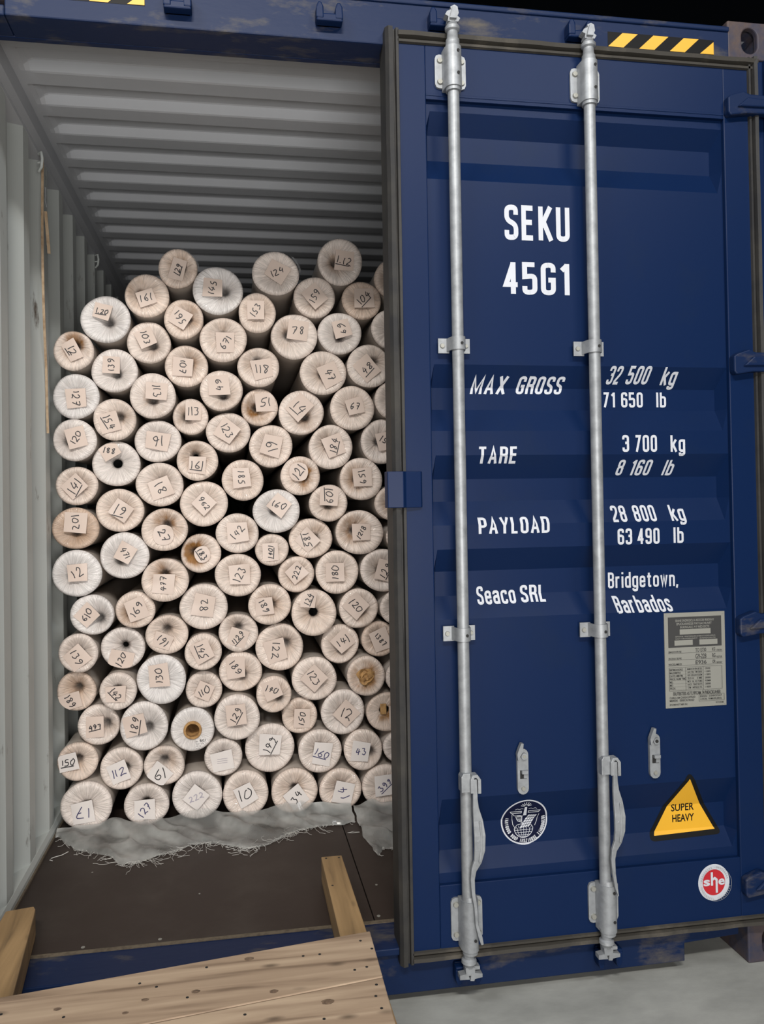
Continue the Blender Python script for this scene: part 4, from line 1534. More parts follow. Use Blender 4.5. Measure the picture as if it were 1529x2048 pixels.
ROLLS = '''
.5389|.9768|2.3669|.077|.0792|1.0000|.6|.2|.1|0|-.0001|-.006|.0563|.0816|-15.0000|129|72.0000|s|cream roll, square note reading one two nine, above one nine five
.4186|.9702|2.2529|.0871|.0851|1.0000|.4|-.3|.1|0|-.002|-.0099|.0689|.0612|20.0000|161|10.0000|s|cream roll, square note reading one six one, left of one nine five
.2579|.9848|2.1593|.0955|.0936|0|.1|.15|-.1|0|-.011|.0293|.0681|.0605|-15.0000|1.20|-10.0000|s|white roll, square note reading one dot two oh
.5589|.9727|2.1637|.0776|.0797|1.0000|.5|.2|.1|0|-.0135|.0037|.0738|.0738|-30.0000|195|-60.0000|s|cream roll, diamond note reading one nine five
.6941|.9683|2.2800|.0992|.0972|0|.1|.3|0|0|-.0195|.0095|.0747|.0708|-3.0000|145|75.0000|s|white roll, square note reading one four five, right of one nine five
.1358|.9851|2.0339|.0773|.0771|.8|.8|.1|.3|0|-.0037|-.0001|.0523|.0747|28.0000|12|-60.0000|s|brown-stained cream roll, square note reading one two, below one dot two oh
.4194|1.0109|2.0755|.0856|.0845|.7|.1|.2|-.1|0|-.0114|.0178|.0697|.0697|25.0000|103|-75.0000|s|cream roll, square note reading one oh three
.287|1.0050|1.9608|.0895|.0872|.3|0|.1|-.15|0|-.0112|.0217|.0648|.0686|-3.0000|139|90.0000|s|white roll, square note reading one three nine, left of one oh three
.5656|1.0033|1.9813|.085|.0851|.9|.4|.1|.2|0|-.0138|-.0042|.0745|.0706|-5.0000|107|-90.0000|s|cream roll, square note reading one oh seven
.7131|.9761|2.0848|.0948|.0895|.8|.4|0|.2|0|.0077|-.0119|.0749|.0828|0|671|55.0000|s|cream roll, square note reading six seven one
.1419|.9918|1.8561|.0889|.0882|0|.1|0|.1|0|.0018|-.0078|.0785|.0748|5.0000|127|-90.0000|s|white roll, square note reading one two seven, left of one five four
.4355|.9788|1.8583|.0905|.0895|.6|.3|0|-.2|0|.0156|.0179|.0844|.0652|-5.0000|113|-85.0000|s|cream roll, square note reading one one three, right of one five four
.7029|.9736|1.8805|.0846|.0821|.8|.2|.1|-.25|0|-.0096|.0199|.0826|.0747|5.0000|49|100.0000|s|cream roll, square note reading four nine
.139|.9703|1.6836|.0819|.0828|.3|.1|-.3|-.05|0|.0075|.0097|.0705|.0779|15.0000|120|60.0000|s|white roll, square note reading one two oh, left of one five four
.2889|.9757|1.7641|.0827|.0819|.8|.4|.25|.15|0|-.019|-.0118|.0755|.0755|15.0000|154|-60.0000|s|cream roll, square note reading one five four
.5788|1.0114|1.7790|.0717|.0723|.8|.2|-.25|0|0|.0121|.0222|.0668|.0747|-3.0000|113|0|s|cream roll, square note reading one one three, left of four nine
.4498|1.0064|1.6810|.0911|.0844|.4|0|0|.1|0|0|0|.0968|.0736|-10.0000|91|0|s|cream roll, square note reading nine one
.728|1.0053|1.7153|.0907|.0801|.7|.2|.1|0|0|-.0059|.0061|.0796|.0836|-35.0000|123|-60.0000|s|cream roll, diamond note reading one two three, left of one five
.2893|1.0050|1.5919|.0941|.0881|.3|0|.02|.03|.019|-.0241|.0515|.0685|.0609|30.0000|188|-10.0000|s|white roll, diamond note reading one eight eight, open hole
.605|.9747|1.6008|.0826|.0794|.9|.3|-.1|.27|.0097|-.0002|-.0179|.0662|.0662|-5.0000|161|-10.0000|s|cream roll, square note reading one six one, open hole, above nine six two
.9265|.9805|2.3601|.097|.0886|.5|.1|.1|0|0|.0061|.0043|.0809|.0728|-30.0000|124|25.0000|s|cream roll, diamond note reading one two four, above seven eight
1.1945|.9963|2.4211|.0933|.099|.5|.4|-.25|0|0|.0167|.0026|.0793|.0835|-5.0000|1.12|-12.0000|s|cream roll, square note reading one dot one two
1.0861|1.0016|2.2713|.0862|.0862|.7|.1|0|-.1|0|.0001|.0041|.0744|.0827|40.0000|159|60.0000|s|cream roll, diamond note reading one five nine, above six nine
1.2843|1.0077|2.2656|.0843|.0793|1.4000|.2|.1|0|0|.0086|.0086|.0844|.0802|3.0000|104|45.0000|s|tan roll, square note reading one oh four
1.4283|1.0090|2.3611|.0889|.0875|1.0000|.2|0|0|0|0|0|0|0|0||0|n|cream roll half hidden by the door gasket, highest of those along the door
.8495|.9693|2.1943|.076|.081|.9|.3|.1|.1|0|-.0058|.01|.0719|.0759|0|153|60.0000|s|cream roll, square note reading one five three, left of seven eight
.9998|.9953|2.1066|.0956|.0939|.6|.3|-.3|.1|0|.0147|.0249|.0858|.0776|-8.0000|78|0|s|cream roll, square note reading seven eight
1.1880|.9986|2.1241|.0916|.0875|.3|0|0|-.1|0|.0086|.0188|.075|.075|15.0000|69|-70.0000|s|white roll, square note reading six nine
1.4052|.9903|2.1436|.087|.0835|.5|0|0|0|0|.0065|.0106|.0722|.0764|0||0|b|cream roll with an unmarked note, cut off by the door gasket near the top
.8522|.9739|1.9757|.0838|.0807|.8|.3|-.05|.3|0|.0139|-.0079|.0759|.0759|12.0000|118|5.0000|s|cream roll, square note reading one one eight
1.1154|.9887|1.9576|.0981|.0894|.7|.1|0|0|0|.0267|-.0079|.0783|.0906|25.0000|47|-60.0000|s|cream roll, square note reading four seven
1.3037|.9695|1.9851|.0902|.0901|.6|.1|.25|.25|0|-.0106|-.0104|.0835|.0876|40.0000|48|45.0000|s|cream roll, diamond note reading four eight
.8546|1.0117|1.8181|.0756|.0753|1.0000|1.0000|-.2|0|0|.0225|.0205|.0768|.0727|3.0000|15|180.0000|s|brown-stained cream roll, square note reading one five
1.0243|1.0083|1.7963|.0938|.0918|.7|.3|.2|-.2|0|-.0079|.0226|.0903|.078|45.0000|14|-45.0000|s|cream roll, diamond note reading one four, right of one five
1.2349|.9924|1.8139|.0941|.0916|.8|.2|0|0|0|.0106|.0083|.0667|.0667|15.0000|67|0|s|cream roll, square note reading six seven
1.4110|.98|1.8475|.0836|.0821|.7|.2|0|0|0|0|0|0|0|0||0|n|cream roll sliver at the door gasket, just right of roll reading six seven
.8989|1.0104|1.6597|.0887|.0874|.8|.2|0|0|0|.0021|.002|.077|.0851|-15.0000|61|-70.0000|s|cream roll, square note reading six one, below one five
1.1427|.9936|1.6533|.0918|.0912|.7|.1|-.1|.2|0|.0125|.0061|.0785|.0826|20.0000|184|75.0000|s|cream roll, square note reading one eight four
1.3639|1.0091|1.6769|.0947|.0931|.6|.1|-.2|0|0|.0128|.002|.0806|.0721|10.0000|153|-25.0000|s|cream roll, square note reading one five three, below six seven
.1381|1.0074|1.5068|.0802|.0769|.8|.1|0|0|0|-.0075|-.0019|.075|.075|42.0000|141|60.0000|s|cream roll, diamond note reading one four one, above two oh one
.4571|.9904|1.5076|.0938|.0867|.7|0|.1|.1|0|.0037|-.0139|.0847|.0732|20.0000|18|-60.0000|s|cream roll, square note reading one eight
.3034|.9857|1.4078|.0929|.0845|.9|.2|0|0|0|.0057|-.0001|.0719|.0719|-35.0000|19|-20.0000|s|cream roll, diamond note reading one nine
.6282|.9949|1.4291|.0943|.0921|.8|.1|0|0|0|0|.002|.0746|.0746|45.0000|962|-60.0000|s|cream roll, diamond note reading nine six two
.1357|.9866|1.3402|.0887|.0819|1.8000|.2|0|-.15|0|.0021|.0233|.0819|.0782|-5.0000|201|90.0000|s|tan roll, square note reading two oh one
.4746|.9731|1.3281|.0906|.0842|.9|.9|.1|.25|0|-.0041|-.0196|.0806|.0806|0|27|-60.0000|r|brown-stained cream roll, round note reading two seven
.3201|.9803|1.2300|.0931|.0924|.1|.1|-.2|-.2|0|.0039|.0116|.0643|.0757|-30.0000|471|-60.0000|s|white roll, diamond note reading four seven one
.6127|1.0056|1.2304|.0794|.0789|.8|1.6000|-.3|.1|0|.0058|-.0042|.0629|.0668|20.0000|183|-60.0000|r|brown-stained cream roll, round note reading one eight three
.1425|.9672|1.1667|.0944|.0901|0|.1|-.2|-.1|0|.0037|.0037|.074|.0666|3.0000|12|30.0000|s|white roll, square note reading one two, above six one oh
.475|.9673|1.1304|.0911|.0866|.9|.5|0|.3|0|-.0059|-.0135|.0842|.0765|-5.0000|477|90.0000|s|cream roll, square note reading four seven seven
.6217|.9963|1.0172|.0969|.0906|.6|0|0|.1|0|.0001|.006|.0823|.0823|-12.0000|82|90.0000|s|cream roll, square note reading eight two
.1959|.979|1.0034|.0832|.0793|.1|.1|.35|-.2|0|-.0186|.0007|.0709|.0709|45.0000|610|60.0000|s|white roll, diamond note reading six one oh
.3566|.9917|1.0148|.0763|.0737|.9|.4|-.2|-.2|0|.0058|.0037|.08|.0838|20.0000|169|60.0000|s|cream roll, square note reading one six nine
.4774|.9886|.9133|.0843|.077|.9|.1|0|.3|0|-.0157|-.023|.0732|.0616|-20.0000|191|-45.0000|s|cream roll, square note reading one nine one
.1413|.9821|.8561|.0748|.0759|.6|.1|0|0|0|-.0039|-.0153|.078|.0743|38.0000|139|-60.0000|s|cream roll, diamond note reading one three nine, below six one oh
.3053|1.0149|.8638|.0852|.0828|.3|.1|.08|.1|.0114|-.0062|-.043|.0916|.0687|-15.0000|120|60.0000|s|white roll, square note reading one two oh, open hole, below one six nine
.6173|.9748|.8404|.0729|.0732|.8|.2|.1|-.2|0|-.0038|.0041|.0778|.0778|25.0000|145|-70.0000|s|cream roll, square note reading one four five, left of one one two nine
.7834|.9856|1.5214|.0833|.0839|.9|.1|0|0|0|-.0058|.0101|.0716|.0755|5.0000|185|-85.0000|s|cream roll, square note reading one eight five, right of nine six two
1.0148|.9751|1.5357|.0818|.0788|.9|1.3000|.2|0|0|-.0079|.0163|.077|.077|0|121|60.0000|r|brown-stained cream roll, round note reading one two one
1.2674|.9966|1.5204|.09|.0882|.8|.5|-.2|0|0|.0043|.0082|.0753|.0753|3.0000|159|-80.0000|s|cream roll, square note reading one five nine, right of one oh nine
.9162|.9788|1.3944|.0948|.0893|.1|.1|-.1|0|0|.0104|.024|.0763|.0763|-40.0000|160|-20.0000|s|white roll, diamond note reading one six oh, above one four oh one
1.1282|.9828|1.4231|.0807|.0753|.8|.1|0|-.1|0|.0025|.0306|.0781|.0781|-5.0000|109|-90.0000|s|cream roll, square note reading one oh nine
1.4080|1.0023|1.4204|.0844|.0765|.9|.6|0|0|0|0|0|0|0|0||0|n|pink-stained roll cut off by the blue lock plate on the door edge
.7589|.981|1.3082|.0855|.0806|.7|.3|.2|0|0|.0001|.004|.0791|.0831|5.0000|142|50.0000|s|cream roll, square note reading one four two, left of one four oh one
.8958|.9929|1.2376|.0688|.065|.8|0|0|0|0|-.0062|-.0079|.0644|.0684|3.0000|1401|85.0000|s|cream roll, square note reading one four oh one
1.0559|1.0102|1.2796|.0912|.0811|.9|.4|.2|0|0|-.0145|-.0058|.0781|.0781|45.0000|185|-75.0000|s|cream roll, diamond note reading one eight five, below one oh nine
1.2532|.97|1.3013|.0993|.0912|.8|.8|-.25|.1|0|.0062|.0019|.0745|.0704|0|1218|60.0000|s|brown-stained cream roll, square note reading one two one eight
1.4340|.9681|1.2781|.0699|.0663|.8|.2|0|0|0|0|0|0|0|0||0|n|thin sliver of roll at the door edge, beside one two one eight
.7586|.9764|1.1408|.0925|.0853|.8|.2|0|0|0|.006|.0038|.083|.083|2.0000|123|60.0000|s|cream roll, square note reading one two three, left of one four oh one
.994|1.0033|1.1343|.0743|.0738|.9|.2|0|0|0|.0001|.0081|.0734|.0734|40.0000|222|70.0000|s|cream roll, diamond note reading two two two, below one four oh one
1.1619|.9958|1.1395|.0886|.0904|.8|0|.1|0|0|-.0103|.0003|.0744|.0786|0|180|90.0000|s|cream roll, square note reading one eight oh
1.3495|.9769|1.1433|.0946|.0887|.6|.1|-.1|0|0|.0084|-.0002|.0796|.0796|-15.0000|129|60.0000|s|cream roll, square note reading one two nine, below one two one eight
.8836|.9816|1.0184|.0861|.083|.9|.3|.1|0|0|-.0221|-.0052|.072|.072|5.0000|189|-60.0000|s|cream roll, square note reading one eight nine, right of one one two nine
1.0611|.9739|.9792|.0929|.0937|.9|.2|0|0|.0183|-.0215|.0574|.061|.0691|-10.0000|124|65.0000|s|cream roll, square note reading one two four, open hole, below one eight oh
1.2472|.988|.9885|.0807|.0823|.8|.2|.2|-.1|0|-.0123|.0127|.079|.0832|-45.0000|120|-50.0000|s|cream roll, diamond note reading one two oh, above one three eight seven
1.4118|.9671|.9903|.0793|.0734|.7|.1|0|0|0|0|0|0|0|0||0|n|roll sliver at the door edge, right of the diamond note reading one two oh
.7572|.9999|.9075|.0797|.0769|.7|.1|0|.3|0|-.0022|-.018|.0795|.0715|-20.0000|1129|45.0000|s|cream roll, square note reading one one two nine
.9221|1.0098|.8403|.0965|.0975|.8|.1|.3|.15|0|-.0164|-.0114|.0851|.0892|15.0000|122|-95.0000|s|cream roll, square note reading one two two
1.1709|1.0127|.8425|.0793|.0811|.8|.1|.1|-.3|0|.0106|.0119|.0748|.079|40.0000|141|30.0000|s|cream roll, diamond note reading one four one, left of one three eight seven
1.3340|1.0017|.857|.0752|.0737|1.3000|.6|0|0|0|.0042|-.0022|.0757|.0841|20.0000|1387|-50.0000|s|tan roll, square note reading one three eight seven
.1273|1.0130|.7027|.0755|.0765|1.2000|.3|.1|.2|0|-.0209|-.0358|.0749|.0637|15.0000|189|-60.0000|s|cream roll, square note reading one eight nine, above four nine seven
.2909|.9659|.7051|.0701|.0742|.6|.1|0|.1|0|-.0076|-.0093|.075|.0638|0|142|-50.0000|s|cream roll, square note reading one four two, above four nine seven
.4552|.9794|.7391|.0959|.0969|0|0|0|0|0|-.0093|.0181|.0805|.0843|5.0000|130|95.0000|s|white roll, square note reading one three oh
.6169|1.0133|.6833|.0735|.0734|.7|.1|0|0|0|.0019|-.0041|.063|.0669|-25.0000|110|30.0000|s|cream roll, square note reading one one oh
.2112|1.0038|.5687|.0793|.0807|.6|.1|.4|.05|0|-.0132|-.005|.064|.079|0|497|10.0000|s|cream roll, square note reading four nine seven
.3852|.9855|.5584|.0934|.0957|.2|0|.2|-.1|0|-.0341|.0079|.0876|.0838|12.0000|189|80.0000|s|white roll, square note reading one eight nine, right of four nine seven
.5707|1.0122|.5272|.086|.088|0|.1|0|-.03|.0293|0|0|0|0|0||0|c|glossy white roll with an open brown cardboard core and no note
.132|.996|.4331|.0779|.0743|1.0000|.2|.02|.15|0|-.0334|.0023|.0745|.0671|10.0000|150|5.0000|s|cream roll, square note reading one five oh, below four nine seven
.2948|1.0059|.3922|.0827|.0831|.6|0|.2|0|0|-.0096|-.0111|.0722|.076|20.0000|112|20.0000|s|cream roll, square note reading one one two
.4616|.9797|.4015|.0781|.0776|.7|.2|0|.25|0|-.0176|-.03|.0767|.069|-40.0000|61|15.0000|s|cream roll, diamond note reading six one, right of one one two
.1663|.975|.2662|.0966|.0942|.5|0|0|0|0|-.0113|-.0202|.0853|.0816|8.0000|17|180.0000|s|cream roll, square note reading one seven
.392|.975|.2546|.086|.0826|.5|0|0|.1|0|-.0059|-.0151|.076|.076|0|127|50.0000|s|cream roll, square note reading one two seven, below one one two
.5869|.975|.2761|.0967|.0952|.3|0|0|0|0|-.0039|-.0036|.0775|.0775|-40.0000|222|20.0000|f|white bottom-row roll with a faint grey scribble on its diamond note
.6909|.9841|.4167|.0761|.0733|.5|0|0|0|0|-.0041|-.0116|.0824|.0785|10.0000||0|b|small white roll with a blank note, above the torn plastic sheet
.7637|1.0131|.7482|.0864|.081|.8|.1|.1|-.2|0|-.0197|.0191|.0759|.0879|3.0000|189|-60.0000|s|cream roll, square note reading one eight nine, left of one four oh
1.0600|.9816|.7111|.0928|.088|.7|.1|.2|-.2|0|-.002|.0041|.0814|.0814|45.0000|123|-60.0000|s|cream roll, diamond note reading one two three, right of one four oh
1.2707|.9655|.714|.0792|.0813|.9|1.2000|-.05|0|.0165|0|0|0|0|0||0|p|cream roll whose brown-stained cardboard core is crumpled, near the door edge
.8941|.9672|.6599|.07|.0742|.9|.1|.3|-.2|0|-.0077|.0204|.0678|.0717|20.0000|140|-20.0000|s|cream roll, square note reading one four oh
.7475|.9735|.5747|.0915|.0901|.5|0|0|-.2|0|-.0038|.0121|.0748|.0787|5.0000|129|60.0000|s|cream roll, square note reading one two nine, left of one four oh
.9997|1.0042|.5589|.0716|.0737|1.0000|.1|0|0|0|.008|-.0086|.0693|.0734|-3.0000|150|80.0000|s|cream roll, square note reading one five oh, right of one four oh
1.1750|.9831|.5692|.0909|.0914|.5|0|0|-.1|0|.0123|-.0048|.0783|.0824|45.0000|12|-20.0000|s|cream roll, diamond note reading one two, above four three
1.3606|.9795|.5598|.0922|.079|1.1000|1.0000|-.2|.15|.021|.025|-.0117|.0419|.0712|0|8|0|p|cream roll with a brown core slot beside a note reading eight
1.4267|.9699|.7052|.0755|.0694|.7|.1|0|0|0|0|0|0|0|0||0|n|roll sliver at the door edge, right of the brown-stained crumpled core
.877|1.0141|.4333|.0995|.0994|.5|0|0|-.1|0|.0002|.0161|.0848|.0848|-5.0000|199|60.0000|s|cream roll, square note reading one nine nine
1.0784|.9862|.4153|.0882|.0892|.6|0|0|0|0|.008|-.0086|.0776|.0857|-10.0000|160|-20.0000|s|cream roll, square note reading one six oh, left of four three
1.2548|.9754|.4126|.0803|.0836|.8|.1|.4|-.1|0|-.0125|-.0032|.0704|.0787|-10.0000|43|0|s|cream roll, square note reading four three
1.4249|.968|.4172|.0882|.0715|.6|0|0|0|0|0|0|0|0|0||0|n|roll sliver at the door edge, right of roll reading four three
.7766|.975|.2679|.0915|.0927|.7|0|0|0|0|0|0|.079|.0829|25.0000|10|15.0000|s|cream roll, square note reading one oh
.9714|.975|.2654|.0928|.0912|.9|.3|0|.1|0|.0057|-.0224|.0765|.0805|35.0000|34|60.0000|s|cream roll, diamond note reading three four
1.1590|.975|.2581|.0862|.086|.9|.1|0|0|0|.0101|-.0108|.082|.082|-15.0000|14|100.0000|s|cream roll, square note reading one four, below four three
1.3428|.975|.2589|.096|.0866|.8|.1|0|-.2|0|-.002|.0063|.0835|.0877|5.0000|399|40.0000|s|cream roll, square note reading three nine nine
'''


# ------------------------------------------------------------------ wrapped rolls
SEG = 72
RINGS = [1.0, .985, .955, .915, .86, .79, .71, .62, .53, .44, .35, .27, .20, .14, .09, .05]
DG = {
    '0': [[(.5, 1), (.1, .8), (.05, .3), (.35, 0), (.8, .25), (.85, .8), (.5, 1)]],
    '1': [[(.35, 1), (.45, .5), (.5, 0)]],
    '2': [[(.1, .8), (.4, 1), (.8, .8), (.6, .4), (.1, .02), (.5, .1), (.95, .02)]],
    '3': [[(.1, .95), (.7, .95), (.4, .58), (.85, .35), (.5, 0), (.08, .1)]],
    '4': [[(.55, 1), (.1, .4), (.95, .45)], [(.75, .8), (.6, 0)]],
    '5': [[(.85, 1), (.3, .95), (.2, .55), (.75, .5), (.7, .1), (.1, 0)]],
    '6': [[(.75, 1), (.25, .6), (.1, .2), (.5, 0), (.85, .3), (.5, .5), (.15, .3)]],
    '7': [[(.05, .95), (.9, 1), (.4, 0)], [(.25, .5), (.75, .55)]],
    '8': [[(.5, .5), (.15, .8), (.55, 1), (.8, .78), (.2, .25), (.45, 0), (.85, .22), (.5, .5)]],
    '9': [[(.8, .75), (.45, .5), (.15, .75), (.5, 1), (.8, .75), (.7, .3), (.4, 0)]],
    '.': [[(.4, .08), (.5, .0)]],
}


def handwriting(txt, w, h, rnd):
    """pen strokes in note coordinates, centred"""
    n = len(txt)
    cw = 1.0
    strokes = []
    x = 0
    for ch in txt:
        k = .45 if ch in '1.' else 1.0
        for st in DG[ch]:
            pts = [(x + (px * .8 + .1) * k + rnd.uniform(-.10, .10), pz + rnd.uniform(-.10, .10) + .12 * (pz - .5) * rnd.uniform(-1, 1)) for px, pz in st]
            # round the corners
            pts = fillet([(a_, b_, .5) for a_, b_ in pts], .5, False, 3)
            strokes.append(pts)
        x += k * .92
    W = x
    if rnd.random() < .3:
        strokes.append([(0, -.22), (W * .9, -.16)])
    s_ = min(w / W, h / 1.1)
    sx = min(w / W, s_ * 1.0)
    slant = rnd.uniform(.0, .3)
    out = []
    for st in strokes:
        out.append([((px - W / 2) * sx + slant * (pz - .5) * s_ * .6, (pz - .5) * s_) for px, pz in st])
    return out


def make_roll(i, row):
    q = row.split('|')
    (cx, cy, cz, rx, rz, tint, stain, dx, dz, hole, nx_, nz_, nw, nh, nrot) = [float(t) for t in q[:15]]
    txt, trot, kind, label = q[15], float(q[16]), q[17], q[18]
    rnd = random.Random(100 + i)
    t = empty('wrapped_roll', (cx, cy, cz), label, 'roll', 'film-wrapped rolls stacked in the container')
    LEN = 3.6 + rnd.uniform(-.05, .1)
    ph = [rnd.uniform(0, 2 * PI) for _ in range(8)]
    squash = .012 if kind != 'c' else .004

    def outline(a_):
        return 1 - squash * .3 - squash * math.sin(2 * a_ + ph[0]) - squash * .7 * math.sin(3 * a_ + ph[1]) - .004 * math.sin(5 * a_ + ph[6])

    # body: a long soft cylinder with slight wrap steps
    mb = MB()
    v, fs = [], []
    S2 = 40
    ring_y = [(0.012, .985), (.05, .992), (.13, .985), (.135, .975), (.30, .982), (.305, .974), (.8, .976), (LEN - .02, .97), (LEN, .9)]
    for yo, k in ring_y:
        for s_ in range(S2):
            a_ = 2 * PI * s_ / S2
            o_ = outline(a_) * k * .982
            v.append((cx + rx * o_ * math.cos(a_), cy + yo, cz + rz * o_ * math.sin(a_)))
    for k in range(len(ring_y) - 1):
        for s_ in range(S2):
            j = (s_ + 1) % S2
            fs.append((k * S2 + s_, (k + 1) * S2 + s_, (k + 1) * S2 + j, k * S2 + j))
    fs.append(tuple(range((len(ring_y) - 1) * S2, len(ring_y) * S2))[::-1])
    mb.add(v, fs)
    mb.build('roll_body', BODY, t, (cx, cy, cz), smooth=30)
    # gathered end
    depth = rnd.uniform(.026, .042)
    if kind in 'cp':
        depth = .010
    if kind == 'b' or (stain < .15 and rnd.random() < .3):
        depth *= .8
    nf = rnd.randint(17, 26)
    nf2 = rnd.randint(5, 9)
    hr = hole / rx if hole else 0
    creases = [(rnd.uniform(0, 2 * PI), rnd.uniform(.05, .10), rnd.uniform(.002, .005)) for _ in range(rnd.randint(1, 4))]
    dcx, dcz = dx * rx, dz * rz
    rings = [r_ for r_ in RINGS if not hr or r_ > hr * 1.15]
    if hr:
        rings += [hr * 1.05]

    def height(rho, a_):
        """how far the surface sits behind the front plane"""
        rim = .010 * max(0, (rho - .86) / .14) ** 2.2
        dish = depth * (1 - min(1, rho / .80)) ** 1.25 if kind not in 'cp' else depth * (1 - rho)
        if kind not in 'cp':
            dish += .020 * math.exp(-(rho / .16) ** 2)
        env = math.sin(PI * min(1, (1 - rho) * 1.05 + .001)) ** .6 * (.5 + 1.3 * (1 - rho)) if rho < .99 else 0
        wr = .0012 * math.sin(nf * a_ + ph[2] + 2.2 * math.sin(a_ + ph[3])) + .0008 * math.sin((nf * 2 + 3) * a_ + ph[4]) + .0018 * math.sin(nf2 * a_ + ph[5] + rho * 2)
        cr = 0
        for ca, cw_, cd_ in creases:
            d_ = (a_ - ca + PI) % (2 * PI) - PI
            cr += cd_ * math.exp(-(d_ / cw_) ** 2) * min(1, rho * 2.2) * (1 - rho ** 6)
        amp = .35 if kind in 'cp' else 1
        return rim + dish + (wr * env + cr * .6) * amp

    v, fs = [], []
    # skirt
    for s_ in range(SEG):
        a_ = 2 * PI * s_ / SEG
        o_ = outline(a_)
        v.append((rx * o_ * .975 * math.cos(a_), .03, rz * o_ * .975 * math.sin(a_)))
    for rho in rings:
        k = (1 - rho) ** 1.0
        for s_ in range(SEG):
            a_ = 2 * PI * s_ / SEG
            o_ = outline(a_) * rho
            x = rx * o_ * math.cos(a_) + dcx * k
            z = rz * o_ * math.sin(a_) + dcz * k
            v.append((x, height(rho, a_), z))
    m_ = len(rings)
    for k in range(m_):
        for s_ in range(SEG):
            j = (s_ + 1) % SEG
            fs.append((k * SEG + s_, k * SEG + j, (k + 1) * SEG + j, (k + 1) * SEG + s_))
    mi_hole = 1
    mb = MB()
    if hr:
        # turned-in lip, then a dark bore
        base = len(v)
        kk = (1 - hr)
        for s_ in range(SEG):
            a_ = 2 * PI * s_ / SEG
            v.append((rx * hr * .95 * math.cos(a_) + dcx * kk, height(hr, a_) + .012, rz * hr * .95 * math.sin(a_) + dcz * kk))
        k = m_
        for s_ in range(SEG):
            j = (s_ + 1) % SEG
            fs.append((k * SEG + s_, k * SEG + j, (k + 1) * SEG + j, (k + 1) * SEG + s_))
        mb.add(v, fs)
        ring_v = v[(m_ + 1) * SEG:]
        deep = [(p[0], p[1] + .16, p[2]) for p in ring_v]
        mb.add(ring_v + deep, [(s_, (s_ + 1) % SEG, (s_ + 1) % SEG + SEG, s_ + SEG) for s_ in range(SEG)] + [tuple(range(SEG, 2 * SEG))], 1)
    else:
        v.append((dcx, height(.03, 0) + .002, dcz))
        c_ = len(v) - 1
        for s_ in range(SEG):
            j = (s_ + 1) % SEG
            fs.append((m_ * SEG + s_, m_ * SEG + j, c_))
        mb.add(v, fs)
    me = bpy.data.meshes.new('end_wrap')
    me.from_pydata(mb.v, [], mb.f)
    me.materials.append(WRAP)
    me.materials.append(HOLE if kind != 'c' else CORE)
    me.polygons.foreach_set('material_index', mb.m)
    me.polygons.foreach_set('use_smooth', [True] * len(me.polygons))
    # centre the object on the dimple so the gathers of the material run to it
    for vert in me.vertices:
        vert.co.x -= dcx
        vert.co.z -= dcz
    me.update()
    o = bpy.data.objects.new('end_wrap', me)
    COL.objects.link(o)
    o.location = (cx + dcx, cy, cz + dcz)
    o['tint'], o['stain'] = float(tint), float(stain) * 1.3 + (.25 if tint > .5 else .08)
    attach(o, t)

    if kind == 'c':
        # open cardboard core standing a little proud of the wrap
        mb = MB()
        n = 40
        ro, ri = .036, .026
        v = []
        for rr, y in ((ro, .02), (ro, -.002), (ro - .002, -.004), (ri + .001, -.004), (ri, -.002), (ri, .25)):
            for s_ in range(n):
                a_ = 2 * PI * s_ / n
                v.append((cx + dcx + rr * math.cos(a_), cy + y + .002, cz + dcz + rr * math.sin(a_)))
        fs = [(k * n + s_, k * n + (s_ + 1) % n, (k + 1) * n + (s_ + 1) % n, (k + 1) * n + s_) for k in range(5) for s_ in range(n)]
        mb.add(v, fs)
        mb.add([p for p in v[5 * n:]], [tuple(range(n))], 1)
        mb.build('cardboard_core', [CORE, HOLE], t, (cx, cy, cz), smooth=40)
        lay = []
        for k, (s_, wd_) in enumerate((('....  B.C ?', .040), ('.... ...', .030), ('... ..', .020), ('.. .', .014))):
            vv, ff, xa, xb = font2d(s_, 1.0, .02)
            sc = .012
            lay.append(([(cx + .012 + (px - xa) * wd_ / (xb - xa), cz - .048 - k * .009 + pz * sc) for px, pz in vv], ff, 0))
        flat_sticker('film_print', lay, lambda x, z: cy - .002, t, [INK], step=.0001, label='black printed dashes on the film')
        return t
    if kind == 'p':
        # brown crumpled core plug / slot
        mb = MB()
        n = 28
        if not txt:
            v = []
            for k, (rr, y) in enumerate(((.034, .004), (.030, -.004), (.022, .003), (.013, -.003), (.006, .004))):
                for s_ in range(n):
                    a_ = 2 * PI * s_ / n
                    w_ = 1 + .14 * math.sin(3 * a_ + k * 1.3) + .06 * math.sin(7 * a_ + k)
                    v.append((cx + dcx + rr * w_ * math.cos(a_), cy + y + .002 * math.sin(5 * a_ + k) - .001, cz + dcz + rr * w_ * math.sin(a_)))
            fs = [(k * n + s_, k * n + (s_ + 1) % n, (k + 1) * n + (s_ + 1) % n, (k + 1) * n + s_) for k in range(4) for s_ in range(n)]
            fs.append(tuple(range(4 * n, 5 * n)))
            mb.add(v, fs)
            mb.prism([(cx + .006, cz - .008), (cx + .026, cz + .004), (cx + .018, cz + .026), (cx + .002, cz + .02)], cy - .008, cy + .002)
            mb.build('crumpled_core', CORE, t, (cx, cy, cz), smooth=50)
        else:
            mb.box(cx + dcx - .014, cx + dcx + .012, cy - .001, cy + .004, cz + dcz - .020, cz + dcz + .024)
            mb.build('core_slot', CORE, t, (cx, cy, cz), bevel=.002)
    if kind in 'n' or nw == 0:
        return t

    # paper note under the film
    cr_, sr_ = math.cos(math.radians(nrot)), math.sin(math.radians(nrot))
    G = 6
    yb = -.0028
    bend = rnd.uniform(-.10, .10)
